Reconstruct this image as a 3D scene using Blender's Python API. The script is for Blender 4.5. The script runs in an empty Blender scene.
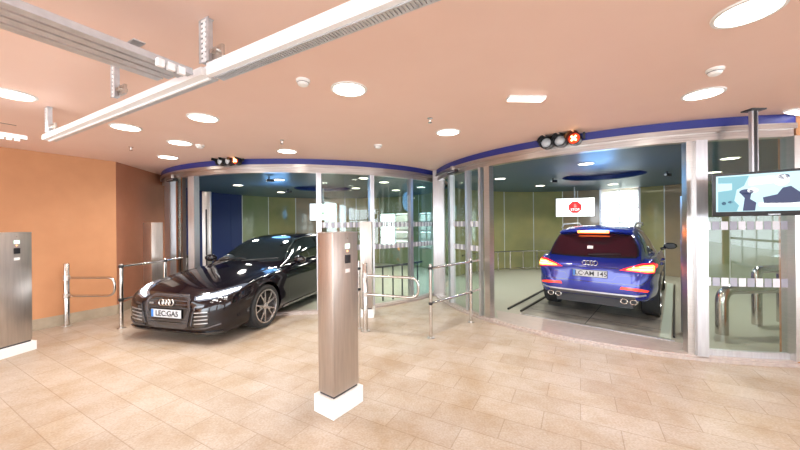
import bpy, bmesh, math, random
import numpy as np
from mathutils import Vector, Matrix, Euler
from mathutils.bvhtree import BVHTree
from mathutils.geometry import delaunay_2d_cdt
random.seed(7)
C = bpy.context.scene
COL = C.collection
PI = math.pi
R_ = math.radians

# ------------------------------------------------------------------ camera, world, light, exposure
F, W, H = 322.0, 800, 450
EYE = 1.66
ROLL = 0.0085
HOR = 223.4
cam_d = bpy.data.cameras.new('camera'); cam = bpy.data.objects.new('camera', cam_d); COL.objects.link(cam)
cam_d.sensor_width = 36; cam_d.lens = 36 * F / W; cam_d.shift_y = -(H / 2 - HOR) / W; cam_d.clip_start = 0.02
cam.matrix_world = Matrix.Translation((0, 0, EYE)) @ Matrix.Rotation(PI / 2, 4, 'X') @ Matrix.Rotation(-ROLL, 4, 'Z')
C.camera = cam
C.view_settings.view_transform = 'Standard'; C.view_settings.look = 'None'
C.view_settings.gamma = 1; C.view_settings.use_curve_mapping = False
C.view_settings.exposure = 0.5
w = bpy.data.worlds.new('sky'); C.world = w; w.use_nodes = True
w.node_tree.nodes['Background'].inputs[0].default_value = (0.86, 0.93, 1.0, 1)
w.node_tree.nodes['Background'].inputs[1].default_value = 5.2

D1 = Vector((-.874, .486, 0))      # direction along the street facade
D2 = Vector((.486, .874, 0))       # direction from the facade into the hall
CEIL = 2.87
CL = Vector((-2.38, 9.88, 0)); CR = Vector((4.80, 7.63, 0)); RAD = 3.94
INC = 2.74

def area_light(name, loc, size, energy, color, rot=(0, 0, 0), shape='DISK', sy=None, spread=PI):
    l = bpy.data.lights.new(name, 'AREA'); l.shape = shape; l.size = size; l.energy = energy; l.color = color
    if sy: l.size_y = sy
    l.spread = spread
    o = bpy.data.objects.new(name, l); COL.objects.link(o); o.location = loc; o.rotation_euler = rot
    return o

def st(s, t): return D2 * t + Vector((D2.y, -D2.x, 0)) * s   # hall coordinates: s across, t deep
def y0(x): return HOR - ROLL * (x - 400)
def ray(x, y):      # direction with Y = 1
    dx, dy = x - 400, HOR - y
    c, s = math.cos(ROLL), math.sin(ROLL)
    return Vector(((dx * c + dy * s) / F, 1, (dy * c - dx * s) / F))
def onz(x, y, z):
    r = ray(x, y); t = (z - EYE) / r.z
    return Vector((r.x * t, t, z))
def atd(x, y, d):
    r = ray(x, y); return Vector((r.x * d, d, EYE + r.z * d))
def drum_hit(px, c, rad=RAD, far=False, y=223):
    dx = ray(px, y).x
    a = dx * dx + 1; b = -2 * (dx * c.x + c.y); cc = c.x ** 2 + c.y ** 2 - rad * rad
    disc = max(b * b - 4 * a * cc, 0)
    d = (-b + (1 if far else -1) * math.sqrt(disc)) / (2 * a)
    return Vector((dx * d, d, 0))
def drum_ang(px, c, rad=RAD, far=False):
    p = drum_hit(px, c, rad, far) - c
    return math.atan2(p.y, p.x)

# ------------------------------------------------------------------ materials
def mat(name, col, rough=.5, metal=0, emit=None, es=0, coat=0, spec=.5, noise=None, bump=0, nscale=20, stretch=None):
    m = bpy.data.materials.new(name); m.use_nodes = True
    nt = m.node_tree; b = nt.nodes['Principled BSDF']
    b.inputs['Base Color'].default_value = (*col, 1); b.inputs['Roughness'].default_value = rough
    b.inputs['Metallic'].default_value = metal; b.inputs['Specular IOR Level'].default_value = spec
    b.inputs['Coat Weight'].default_value = coat; b.inputs['Coat Roughness'].default_value = .03
    if emit: b.inputs['Emission Color'].default_value = (*emit, 1); b.inputs['Emission Strength'].default_value = es
    if noise or bump:
        tc = nt.nodes.new('ShaderNodeTexCoord'); mp = nt.nodes.new('ShaderNodeMapping'); n = nt.nodes.new('ShaderNodeTexNoise')
        nt.links.new(tc.outputs['Object'], mp.inputs[0]); nt.links.new(mp.outputs[0], n.inputs['Vector'])
        if stretch: mp.inputs['Scale'].default_value = stretch
        n.inputs['Scale'].default_value = nscale; n.inputs['Detail'].default_value = 4
        if noise:
            r = nt.nodes.new('ShaderNodeValToRGB'); r.color_ramp.elements[0].position = .3; r.color_ramp.elements[1].position = .7
            r.color_ramp.elements[0].color = (*noise, 1); r.color_ramp.elements[1].color = (*col, 1)
            nt.links.new(n.outputs[0], r.inputs[0]); nt.links.new(r.outputs[0], b.inputs['Base Color'])
        if bump:
            bp = nt.nodes.new('ShaderNodeBump'); bp.inputs['Strength'].default_value = bump; bp.inputs['Distance'].default_value = .01
            nt.links.new(n.outputs[0], bp.inputs['Height']); nt.links.new(bp.outputs[0], b.inputs['Normal'])
    return m
def glass_mat(name, tint, r0=.05):
    m = bpy.data.materials.new(name); m.use_nodes = True; nt = m.node_tree; nt.nodes.remove(nt.nodes['Principled BSDF'])
    out = nt.nodes['Material Output']; t = nt.nodes.new('ShaderNodeBsdfTransparent'); g = nt.nodes.new('ShaderNodeBsdfGlossy'); mx = nt.nodes.new('ShaderNodeMixShader')
    ge = nt.nodes.new('ShaderNodeNewGeometry'); d = nt.nodes.new('ShaderNodeVectorMath'); d.operation = 'DOT_PRODUCT'
    nt.links.new(ge.outputs['Incoming'], d.inputs[0]); nt.links.new(ge.outputs['Normal'], d.inputs[1])
    def mth(op, a, b=None):
        n = nt.nodes.new('ShaderNodeMath'); n.operation = op
        for k, v in enumerate((a, b)):
            if v is None: continue
            if isinstance(v, (int, float)): n.inputs[k].default_value = v
            else: nt.links.new(v, n.inputs[k])
        return n.outputs[0]
    fac = mth('ADD', mth('MULTIPLY', mth('POWER', mth('SUBTRACT', 1.0, mth('ABSOLUTE', d.outputs['Value'])), 5.0), 1 - r0), r0)
    t.inputs[0].default_value = (*tint, 1); g.inputs['Roughness'].default_value = .01
    nt.links.new(fac, mx.inputs[0]); nt.links.new(t.outputs[0], mx.inputs[1]); nt.links.new(g.outputs[0], mx.inputs[2])
    nt.links.new(mx.outputs[0], out.inputs[0]); return m
def tile_mat():
    m = bpy.data.materials.new('floor_tiles'); m.use_nodes = True; nt = m.node_tree; b = nt.nodes['Principled BSDF']
    tc = nt.nodes.new('ShaderNodeTexCoord'); mp = nt.nodes.new('ShaderNodeMapping')
    mp.inputs['Rotation'].default_value = (0, 0, -math.atan2(D1.y, -D1.x) * -1)
    br = nt.nodes.new('ShaderNodeTexBrick'); nt.links.new(tc.outputs['Object'], mp.inputs[0]); nt.links.new(mp.outputs[0], br.inputs['Vector'])
    br.inputs['Color1'].default_value = (.52, .455, .39, 1); br.inputs['Color2'].default_value = (.465, .395, .33, 1)
    br.inputs['Mortar'].default_value = (.36, .29, .22, 1); br.inputs['Scale'].default_value = 1
    br.inputs['Mortar Size'].default_value = .004; br.inputs['Mortar Smooth'].default_value = .3
    br.inputs['Brick Width'].default_value = .56; br.inputs['Row Height'].default_value = .28; br.offset = .5
    n = nt.nodes.new('ShaderNodeTexNoise'); n.inputs['Scale'].default_value = 2.2; n.inputs['Detail'].default_value = 8; n.inputs['Roughness'].default_value = .65
    nt.links.new(tc.outputs['Object'], n.inputs['Vector'])
    n2 = nt.nodes.new('ShaderNodeTexNoise'); n2.inputs['Scale'].default_value = 60; n2.inputs['Detail'].default_value = 6
    nt.links.new(tc.outputs['Object'], n2.inputs['Vector'])
    r = nt.nodes.new('ShaderNodeValToRGB'); r.color_ramp.elements[0].position = .35; r.color_ramp.elements[0].color = (.82, .72, .58, 1)
    r.color_ramp.elements[1].position = .62; r.color_ramp.elements[1].color = (1, 1, 1, 1); nt.links.new(n.outputs[0], r.inputs[0])
    r2 = nt.nodes.new('ShaderNodeValToRGB'); r2.color_ramp.elements[0].position = .35; r2.color_ramp.elements[0].color = (.82, .78, .74, 1)
    r2.color_ramp.elements[1].position = .65; r2.color_ramp.elements[1].color = (1, 1, 1, 1); nt.links.new(n2.outputs[0], r2.inputs[0])
    m1 = nt.nodes.new('ShaderNodeMixRGB'); m1.blend_type = 'MULTIPLY'; m1.inputs[0].default_value = 1
    m2 = nt.nodes.new('ShaderNodeMixRGB'); m2.blend_type = 'MULTIPLY'; m2.inputs[0].default_value = 1
    nt.links.new(br.outputs[0], m1.inputs[1]); nt.links.new(r.outputs[0], m1.inputs[2])
    nt.links.new(m1.outputs[0], m2.inputs[1]); nt.links.new(r2.outputs[0], m2.inputs[2]); nt.links.new(m2.outputs[0], b.inputs['Base Color'])
    b.inputs['Roughness'].default_value = .42
    bp = nt.nodes.new('ShaderNodeBump'); bp.inputs['Strength'].default_value = .15; bp.inputs['Distance'].default_value = .004
    nt.links.new(n2.outputs[0], bp.inputs['Height']); nt.links.new(bp.outputs[0], b.inputs['Normal'])
    return m
def stripe_mat(name, a, bcol, scale, rough=.35):
    m = bpy.data.materials.new(name); m.use_nodes = True; nt = m.node_tree; b = nt.nodes['Principled BSDF']
    tc = nt.nodes.new('ShaderNodeTexCoord'); ck = nt.nodes.new('ShaderNodeTexWave'); ck.inputs['Scale'].default_value = scale
    ck.bands_direction = 'DIAGONAL'; ck.inputs['Distortion'].default_value = .6
    nt.links.new(tc.outputs['Object'], ck.inputs['Vector'])
    r = nt.nodes.new('ShaderNodeValToRGB'); r.color_ramp.elements[0].color = (*a, 1); r.color_ramp.elements[1].color = (*bcol, 1)
    nt.links.new(ck.outputs[0], r.inputs[0]); nt.links.new(r.outputs[0], b.inputs['Base Color'])
    b.inputs['Roughness'].default_value = rough; b.inputs['Metallic'].default_value = .05; return m

M = dict(
    ceil=mat('ceiling_paint', (.88, .645, .55), .55, noise=(.865, .625, .53), nscale=3),
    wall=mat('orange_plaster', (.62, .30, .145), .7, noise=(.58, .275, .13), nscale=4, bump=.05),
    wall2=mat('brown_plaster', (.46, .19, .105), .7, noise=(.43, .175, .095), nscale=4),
    stone=mat('skirting_stone', (.46, .38, .28), .5, noise=(.38, .31, .22), nscale=8),
    tile=tile_mat(), street=mat('street_paving', (.74, .72, .69), .8, noise=(.66, .65, .62), nscale=3), pedsteel=mat('pedestal_steel', (.56, .50, .45), .34, .9, noise=(.47, .42, .38), nscale=5, stretch=(8, 8, .6)),
    band=mat('blue_band', (.02, .03, .22), .4),
    steel=mat('brushed_steel', (.66, .62, .58), .30, .95, noise=(.56, .53, .50), nscale=6, stretch=(1, 1, 30)),
    header=mat('header_steel', (.60, .56, .53), .28, .9, noise=(.42, .38, .36), nscale=2.5, stretch=(1, 1, 22)),
    steelw=mat('light_steel', (.66, .67, .69), .33, .85, noise=(.57, .57, .60), nscale=5, stretch=(8, 8, .6)),
    chrome=mat('polished_steel', (.60, .57, .53), .18, 1),
    galv=mat('galvanised_steel', (.66, .69, .73), .4, .7, noise=(.54, .57, .61), nscale=18),
    zincw=mat('white_coated_steel', (.90, .91, .93), .4, .0),
    white=mat('white_paint', (.86, .85, .83), .5),
    whitep=mat('white_plastic', (.85, .84, .82), .35),
    black=mat('black_plastic', (.012, .012, .014), .35),
    rubber=mat('rubber', (.015, .015, .016), .75, noise=(.03, .03, .03), nscale=60),
    dark=mat('dark_grey', (.05, .05, .055), .45),
    navy=mat('navy_wall', (.018, .035, .15), .35),
    inceil=mat('drum_ceiling', (.07, .135, .19), .42),
    recess=mat('recess_blue', (.012, .035, .17), .4),
    olive=mat('olive_glass_panel', (.42, .38, .17), .10, noise=(.29, .31, .14), nscale=1.6, coat=.6),
    green=mat('green_glass_panel', (.22, .28, .14), .08, noise=(.28, .32, .20), nscale=1.2, coat=.6),
    tan=mat('tan_glass_panel', (.40, .30, .19), .12, noise=(.33, .27, .18), nscale=2, coat=.6),
    seam=mat('panel_seam', (.75, .78, .74), .3, .3),
    plate_floor=stripe_mat('checker_plate', (.36, .35, .28), (.46, .45, .37), 26),
    thresh=mat('threshold_metal', (.60, .52, .47), .38, .5, noise=(.48, .40, .37), nscale=10, stretch=(1, 8, 1)),
    oily=mat('worn_platform', (.40, .375, .33), .3, .2, noise=(.20, .185, .165), nscale=3.0),
    pale_strip=mat('pale_green_strip', (.52, .60, .52), .35, .2),
    lamp=mat('lamp_diffuser', (1, 1, 1), .5, emit=(1, .95, .86), es=6),
    lampin=mat('drum_lamp', (1, 1, 1), .5, emit=(1, .93, .74), es=5),
    screen=mat('screen_white', (.9, .9, .9), .3, emit=(.95, 1, .98), es=1.1),
    red=mat('sign_red', (.8, .02, .02), .4, emit=(1, .02, .02), es=.9),
    signw=mat('sign_white', (.9, .9, .9), .4, emit=(1, .8, .8), es=.9),
    signg=mat('sign_green', (.1, .35, .12), .4, emit=(.12, .35, .15), es=.5),
    glass=glass_mat('clear_glass', (.90, .95, .92), .06),
    glassb=glass_mat('bluish_glass', (.74, .90, .94), .10),
    mark=mat('frosted_marking', (.72, .72, .76), .5),
    markd=mat('frosted_marking_grey', (.36, .36, .42), .5),
)
# ------------------------------------------------------------------ mesh helpers
def link(name, bm, m, parent=None, smooth=True, ang=35):
    me = bpy.data.meshes.new(name); bm.normal_update(); bm.to_mesh(me); bm.free()
    for k in (m if isinstance(m, (list, tuple)) else [m]): me.materials.append(M[k] if isinstance(k, str) else k)
    o = bpy.data.objects.new(name, me); COL.objects.link(o)
    if smooth:
        for p in me.polygons: p.use_smooth = True
        try: me.set_sharp_from_angle(angle=R_(ang))
        except Exception: pass
    if parent: o.parent = parent
    return o
def thing(name, label, cat, loc=(0, 0, 0), rz=0, group=None):
    o = bpy.data.objects.new(name, None); COL.objects.link(o); o.location = loc; o.rotation_euler = (0, 0, rz)
    o.empty_display_size = .1
    o['label'] = label; o['category'] = cat
    if group: o['group'] = group
    return o
def tag(o, label, cat, group=None):
    o['label'] = label; o['category'] = cat
    if group: o['group'] = group
    return o
def struct(o): o['kind'] = 'structure'; return o
def NB(): return bmesh.new()
def box(bm, c, s, rz=0, bev=0, mi=0, rot=None):
    mt = Matrix.Translation(c) @ (rot.to_4x4() if rot else Matrix.Rotation(rz, 4, 'Z')) @ Matrix.Diagonal((*s, 1))
    r = bmesh.ops.create_cube(bm, size=1, matrix=mt)
    fs = set(f for v in r['verts'] for f in v.link_faces)
    for f in fs: f.material_index = mi
    if bev:
        es = list(set(e for v in r['verts'] for e in v.link_edges))
        nb = bmesh.ops.bevel(bm, geom=es, offset=bev, segments=2, affect='EDGES', profile=.6)
        for f in nb['faces']: f.material_index = mi
    return bm
def tube(bm, pts, r, n=12, mi=0, closed=False, caps=True):
    pts = [Vector(p) for p in pts]; rings = []; N = len(pts)
    up = None
    for i, p in enumerate(pts):
        if closed: t = (pts[(i + 1) % N] - pts[i - 1])
        else: t = pts[min(i + 1, N - 1)] - pts[max(i - 1, 0)]
        t.normalize()
        if up is None: up = Vector((0, 0, 1)) if abs(t.z) < .9 else Vector((1, 0, 0))
        a = t.cross(up).normalized(); up = a.cross(t).normalized()
        rr = r[i] if isinstance(r, (list, tuple)) else r
        rings.append([bm.verts.new(p + (a * math.cos(k * 2 * PI / n) + up * math.sin(k * 2 * PI / n)) * rr) for k in range(n)])
    for i in range(N if closed else N - 1):
        A, B = rings[i], rings[(i + 1) % N]
        for k in range(n):
            f = bm.faces.new((A[k], A[(k + 1) % n], B[(k + 1) % n], B[k])); f.material_index = mi
    if caps and not closed:
        f = bm.faces.new(rings[0][::-1]); f.material_index = mi
        f = bm.faces.new(rings[-1]); f.material_index = mi
    return bm
def lathe(bm, prof, c=(0, 0, 0), n=32, axis='Z', mi=0, caps=True):
    c = Vector(c); rings = []
    for r, z in prof:
        ring = []
        for k in range(n):
            a = 2 * PI * k / n
            v = Vector((r * math.cos(a), r * math.sin(a), z))
            if axis == 'Y': v = Vector((v.x, -v.z, v.y))
            if axis == 'X': v = Vector((v.z, v.x, v.y))
            ring.append(bm.verts.new(c + v))
        rings.append(ring)
    for i in range(len(rings) - 1):
        for k in range(n):
            f = bm.faces.new((rings[i][k], rings[i][(k + 1) % n], rings[i + 1][(k + 1) % n], rings[i + 1][k])); f.material_index = mi
    for ring, rev in ((rings[0], True), (rings[-1], False)) if caps else ():
        f = bm.faces.new(ring[::-1] if rev else ring); f.material_index = mi
    return bm
def arc_slab(bm, c, r0, r1, a0, a1, z0, z1, n=None, mi=0):
    """solid curved slab between two radii, two angles and two heights"""
    n = n or max(2, int(abs(a1 - a0) / R_(2)))
    cols = []
    for i in range(n + 1):
        a = a0 + (a1 - a0) * i / n; d = Vector((math.cos(a), math.sin(a), 0))
        cols.append([bm.verts.new(Vector(c) + d * r + Vector((0, 0, z))) for r, z in ((r0, z0), (r1, z0), (r1, z1), (r0, z1))])
    for i in range(n):
        A, B = cols[i], cols[i + 1]
        for k in range(4):
            f = bm.faces.new((A[k], A[(k + 1) % 4], B[(k + 1) % 4], B[k])); f.material_index = mi
    bm.faces.new(cols[0][::-1]).material_index = mi; bm.faces.new(cols[-1]).material_index = mi
    return bm
def prism(bm, poly, z0, z1, mi=0):
    a = [bm.verts.new((x, y, z0)) for x, y in poly]; b = [bm.verts.new((x, y, z1)) for x, y in poly]
    n = len(poly)
    bm.faces.new(a[::-1]).material_index = mi; bm.faces.new(b).material_index = mi
    for i in range(n): bm.faces.new((a[i], a[(i + 1) % n], b[(i + 1) % n], b[i])).material_index = mi
    return bm
def fix(bm): bmesh.ops.recalc_face_normals(bm, faces=bm.faces[:]); return bm
def wall_seg(name, p, q, z0, z1, th, m, side=1):
    """wall whose visible face runs p to q, thickness away from it"""
    p, q = Vector((p[0], p[1], 0)), Vector((q[0], q[1], 0)); d = (q - p).normalized(); n = Vector((-d.y, d.x, 0)) * side * th
    return struct(link(name, fix(prism(NB(), [(v.x, v.y) for v in (p, q, q + n, p + n)], z0, z1)), m, smooth=False))
def text_mesh(name, s, size, m, parent, mtx, depth=.002, align='CENTER'):
    cu = bpy.data.curves.new(name, 'FONT'); cu.body = s; cu.size = size; cu.align_x = align; cu.align_y = 'CENTER'; cu.extrude = depth; cu.offset = size * .02
    o = bpy.data.objects.new(name, cu); COL.objects.link(o)
    me = bpy.data.meshes.new_from_object(o); bpy.data.objects.remove(o)
    me.materials.clear(); me.materials.append(M[m]); o = bpy.data.objects.new(name, me); COL.objects.link(o)
    if parent: o.parent = parent
    o.matrix_local = mtx; return o

# ------------------------------------------------------------------ large structure
TF = -2.9
rect = [st(a_, b_) for a_, b_ in ((-17, TF - .32), (17, TF - .32), (17, 22), (-17, 22))]
struct(link('floor', fix(prism(NB(), [(v.x, v.y) for v in rect], -.2, 0)), 'tile', smooth=False))
struct(link('ceiling', fix(prism(NB(), [(v.x, v.y) for v in rect], CEIL, CEIL + .2)), 'ceil', smooth=False))
rect = [st(a_, b_) for a_, b_ in ((-22, TF - 14), (22, TF - 14), (22, TF - .33), (-22, TF - .33))]
struct(link('floor_street', fix(prism(NB(), [(v.x, v.y) for v in rect], -.2, -.01)), 'street', smooth=False))
wc = Vector((onz(117, 313.8, 0).x, onz(117, 313.8, 0).y, 0))
WFAR = Vector((-6.0, 8.9, 0))
wa = wc - D2 * 9.2
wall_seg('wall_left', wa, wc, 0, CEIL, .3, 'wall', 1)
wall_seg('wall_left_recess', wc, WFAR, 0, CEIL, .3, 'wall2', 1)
for nm, a, b in (('baseboard_left', wa, wc), ('baseboard_left_recess', wc, WFAR)):
    d = (b - a).normalized(); n = Vector((d.y, -d.x, 0)) * .02
    a2, b2 = a + n, b + n
    struct(link(nm, fix(prism(NB(), [(v.x, v.y) for v in (a, b, b2, a2)], 0, .17)), 'stone', smooth=False))
# street side behind the camera: piers and a lintel around open vehicle doors, and a glazed right side
TF = -2.9
def wall_box(name, s0, s1, t, z0, z1, m, th=.3):
    a, b = st(s0, t), st(s1, t); return wall_seg(name, a, b, z0, z1, th, m, -1)
for i, (s0, s1) in enumerate(((-7.8, -7.0), (-3.9, -3.5), (-.4, 0.0), (3.1, 3.5), (6.6, 7.0), (10.1, 10.8))):
    wall_box('wall_street_pier', s0, s1, TF, 0, CEIL, 'wall')
SR = 10.8
ra, rb = st(SR, TF), st(SR, 2.6)
for k in range(5):
    p = ra.lerp(rb, k / 4)
    struct(link('trim_%d' % (k + 1), box(NB(), (p.x, p.y, CEIL / 2), (.09, .09, CEIL), math.atan2(D2.y, D2.x)), 'steelw'))
for k, z in enumerate((.08, 1.0, 1.9, CEIL - .06)):
    p = (ra + rb) / 2
    struct(link('trim_%d' % (k + 6), box(NB(), (p.x, p.y, z), ((rb - ra).length, .07, .08), math.atan2(D2.y, D2.x)), 'steelw'))

# ------------------------------------------------------------------ the two round lift rooms
aLc = math.atan2(-2.26, 3.24); aRc = math.atan2(7.62 - CR.y, .86 - CR.x)  # corner where the drums meet
aRc = aRc if aRc < 0 else aRc - 2 * PI
aL0 = drum_ang(166.5, CL)                    # left end of the left drum front
aL0 = aL0 if aL0 < 0 else aL0 - 2 * PI
aRe = drum_ang(793.5, CR)                    # where the right drum runs behind the hall wall
def near(px, c):
    a = drum_ang(px, c); return a if a <= 0.05 else a - 2 * PI
def far(px, c, r=RAD - .1):
    return drum_ang(px, c, r, True)
def arc_ring(name, c, r0, r1, a0, a1, z0, z1, m):
    return struct(link(name, fix(arc_slab(NB(), c, r0, r1, a0, a1, z0, z1)), m, ang=30))
arc_ring('trim_11', CL, RAD - .02, RAD + .03, aL0 - .25, aLc, CEIL - .105, CEIL, 'band')
arc_ring('trim_12', CR, RAD - .02, RAD + .03, aRc, aRe, CEIL - .105, CEIL, 'band')
for k, (c, a0, a1) in enumerate(((CL, aL0 - .25, aLc), (CR, aRc, aRe))):
    bm = NB()
    arc_slab(bm, c, RAD - .10, RAD + .05, a0, a1, CEIL - .165, CEIL - .105)
    arc_slab(bm, c, RAD - .10, RAD + .01, a0, a1, CEIL - .25, CEIL - .165)
    struct(link('trim_%d' % (13 + k), fix(bm), 'header', ang=30))
    bm = NB(); arc_slab(bm, c, RAD - .12, RAD + .08, a0, a1, 0.0, .035); arc_slab(bm, c, RAD - .08, RAD + .03, a0, a1, .035, .05)
    struct(link('trim_%d' % (15 + k), fix(bm), 'thresh', ang=30))
def disc_poly(c, r, a0=0, a1=2 * PI, n=96): return [(c.x + r * math.cos(a0 + (a1 - a0) * i / n), c.y + r * math.sin(a0 + (a1 - a0) * i / n)) for i in range(n)]
# floors and ceilings inside: each drum keeps to its own side of the line where they meet
pn, pf = Vector((.86, 7.62, 0)), Vector((1.56, 9.88, 0))
def drum_outline(c, r, a_from, a_to, n=90):
    return [(c.x + r * math.cos(a_from + (a_to - a_from) * i / n), c.y + r * math.sin(a_from + (a_to - a_from) * i / n)) for i in range(n + 1)]
oL = drum_outline(CL, RAD - .1, 0.02, 2 * PI + aLc - .02)
oR = drum_outline(CR, RAD - .1, -PI + .02, R_(145) - .02)
struct(link('floor_left_lift', fix(prism(NB(), oL, 0, .012)), 'plate_floor', smooth=False))
struct(link('floor_right_lift', fix(prism(NB(), oR, 0, .012)), 'plate_floor', smooth=False))
def ring_ceiling(name, outline, c):
    bm = NB(); hole = disc_poly(c, .85, n=48)
    vs = [bm.verts.new((x, y, INC)) for x, y in outline]; hs = [bm.verts.new((x, y, INC)) for x, y in hole]
    es = [bm.edges.new((vs[i], vs[(i + 1) % len(vs)])) for i in range(len(vs))] + [bm.edges.new((hs[i], hs[(i + 1) % 48])) for i in range(48)]
    bmesh.ops.triangle_fill(bm, use_beauty=True, edges=es)
    for f in list(bm.faces):
        m_ = f.calc_center_median()
        if (Vector((m_.x, m_.y, 0)) - c).length < .80: bm.faces.remove(f)
    r = bmesh.ops.extrude_face_region(bm, geom=bm.faces[:]); bmesh.ops.translate(bm, vec=(0, 0, .02), verts=[v for v in r['geom'] if isinstance(v, bmesh.types.BMVert)])
    fix(bm); struct(link(name, bm, 'inceil', smooth=False))
    bm = NB(); arc_slab(bm, c, .85, .87, 0, 2 * PI - .001, INC + .02, CEIL - .02); prism(bm, disc_poly(c, .86, n=48), CEIL - .02, CEIL - .005)
    struct(link(name + '_recess', fix(bm), 'recess', ang=30))
ring_ceiling('ceiling_left_lift', oL, CL); ring_ceiling('ceiling_right_lift', oR, CR)

def back_wall(name, c, cuts, mats, skip=()):
    """curved back wall as one mesh of differently coloured panels with bright seams"""
    names = []; bm = NB(); seams = NB()
    for i in range(len(cuts) - 1):
        if i in skip: continue
        mname = mats[i]
        if mname not in names: names.append(mname)
        arc_slab(bm, c, RAD - .06, RAD, cuts[i] + .0012, cuts[i + 1] - .0012, 0, CEIL, mi=names.index(mname))
    for k_, a in enumerate(cuts[1:-1]):
        if mats[k_] == mats[k_ + 1] == 'navy': continue
        arc_slab(seams, c, RAD - .065, RAD - .04, a - .0035, a + .0035, .02, INC, n=2)
    o = struct(link(name, fix(bm), names, ang=30))
    s = link('panel_seam', fix(seams), 'seam', o, smooth=False)
    return o
# left drum: angle decreases from the right meeting line (0) counter-clockwise to the front-left
fl = [far(p, CL) for p in (243, 269, 296, 318, 345, 356, 379, 409, 418, 431)]
fl = sorted(a if a > 0 else a + 2 * PI for a in fl)
cutsL = [0.0, .12] + [a for a in fl if a > .15] + [2.75, 3.0, 2 * PI + aL0 - .35 if False else 3.55]
matsL = ['green', 'green', 'green'] + ['olive', 'tan', 'green', 'olive', 'tan', 'olive', 'green', 'navy', 'navy', 'navy', 'navy']
cutsL = sorted(cutsL)
# choose colours by the column each panel shows at
def pick(c, a, table, default):
    p = c + Vector((math.cos(a), math.sin(a), 0)) * (RAD - .06)
    px = 400 + F * p.x / p.y
    for lo, hi, m in table:
        if lo <= px < hi: return m
    return default
tabL = ((150, 243, 'navy'), (243, 269, 'green'), (269, 296, 'olive'), (296, 318, 'tan'), (318, 345, 'tan'), (345, 379, 'olive'), (379, 409, 'OPEN'), (409, 418, 'green'), (418, 431, 'OPEN'), (431, 700, 'green'))
matsL = [pick(CL, (cutsL[i] + cutsL[i + 1]) / 2, tabL, 'navy') for i in range(len(cutsL) - 1)]
opnL = [i for i, m_ in enumerate(matsL) if m_ == 'OPEN']
back_wall('wall_left_lift', CL, cutsL, matsL, skip=opnL)
fr = sorted(far(p, CR) for p in (470, 505, 534, 563, 578, 600, 640, 664, 690))
cutsR = [aRe + .02, -1.1, -.6, -.2, .2] + [a for a in fr if .25 < a < 2.5] + [R_(145)]
cutsR = sorted(cutsR)
tabR = ((440, 563, 'olive'), (563, 600, 'tan'), (600, 640, 'OPEN'), (640, 664, 'olive'), (664, 706, 'tan'), (706, 1200, 'green'))
matsR = [pick(CR, (cutsR[i] + cutsR[i + 1]) / 2, tabR, 'green') for i in range(len(cutsR) - 1)]
opn = [i for i, m_ in enumerate(matsR) if m_ == 'OPEN']
back_wall('wall_right_lift', CR, cutsR, matsR, skip=opn)
# glazed rear openings of the drums, with a fill-lit pale backdrop behind; the left drum's are added
nop = [0]
def rear_opening(c, a0, a1, z0, z1, lamp=70, transoms=(1.62, 2.1), wd_=3.6):
    nop[0] += 1
    wd = struct(link('window_%d' % (50 + nop[0]), fix(arc_slab(NB(), c, RAD - .04, RAD - .025, a0, a1, z0, z1)), 'glass', ang=30))
    fm = NB()
    for a in (a0 + .006, a1 - .006): arc_slab(fm, c, RAD - .09, RAD, a - .006, a + .006, z0, z1, n=2)
    for z in (z0,) + transoms: arc_slab(fm, c, RAD - .06, RAD, a0, a1, z, z + .035)
    arc_slab(fm, c, RAD - .06, RAD, (a0 + a1) / 2 - .004, (a0 + a1) / 2 + .004, z0, z1, n=2)
    link('window_frame', fix(fm), 'steelw', wd, smooth=False)
    if z0 > .2: struct(link('wall_lift_low_panel', fix(arc_slab(NB(), c, RAD - .06, RAD, a0, a1, 0, z0)), 'green', ang=30))
    if z1 < INC - .1: struct(link('wall_lift_top_panel', fix(arc_slab(NB(), c, RAD - .06, RAD, a0, a1, z1, CEIL)), 'green', ang=30))
    am = (a0 + a1) / 2; dd = Vector((math.cos(am), math.sin(am), 0)); pc = c + dd * (RAD + 1.6)
    bm = NB()
    for k in range(7): box(bm, (pc.x, pc.y, .21 + k * .42), (.05, wd_, .40), am, .01)
    struct(link('wall_rear_backdrop', bm, 'white', smooth=False))  # pale backdrop; behind the left drum it is added for brightness
    area_light('rear_fill', tuple(c + dd * (RAD + .9) + Vector((0, 0, CEIL - .05))), 1.2, lamp, (.90, .97, 1))  # added fill light that brightens the backdrop
if opn: rear_opening(CR, cutsR[opn[0]], cutsR[opn[-1] + 1], .05, INC, 70)
for i in opnL: rear_opening(CL, cutsL[i], cutsL[i + 1], .72, 2.05, 34, (1.05, 1.38, 1.70, 1.98), 2.2)  # added windows standing in for bright reflections in the left drum's panes

# partition where the drums meet, and the square column in the corner
struct(link('window_2', fix(prism(NB(), [(v.x, v.y) for v in (pn + Vector((.02, .1, 0)), pf, pf + Vector((.015, 0, 0)), pn + Vector((.035, .1, 0)))], .02, INC)), 'glassb', smooth=False))
cc = onz(440.5, 296, 0)
struct(link('wall_corner_column', box(NB(), (cc.x, cc.y + .12, CEIL / 2), (.26, .24, CEIL), math.atan2(D2.y, D2.x) - PI / 2 + .3, .008), 'steelw'))
# hall wall to the right of the right drum
pe = drum_hit(797, CR, RAD + .0)
wall_seg('wall_right', (pe.x, pe.y), (pe.x + 6 * .96, pe.y - 6 * .28), 0, CEIL, .25, 'wall', 1)

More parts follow.
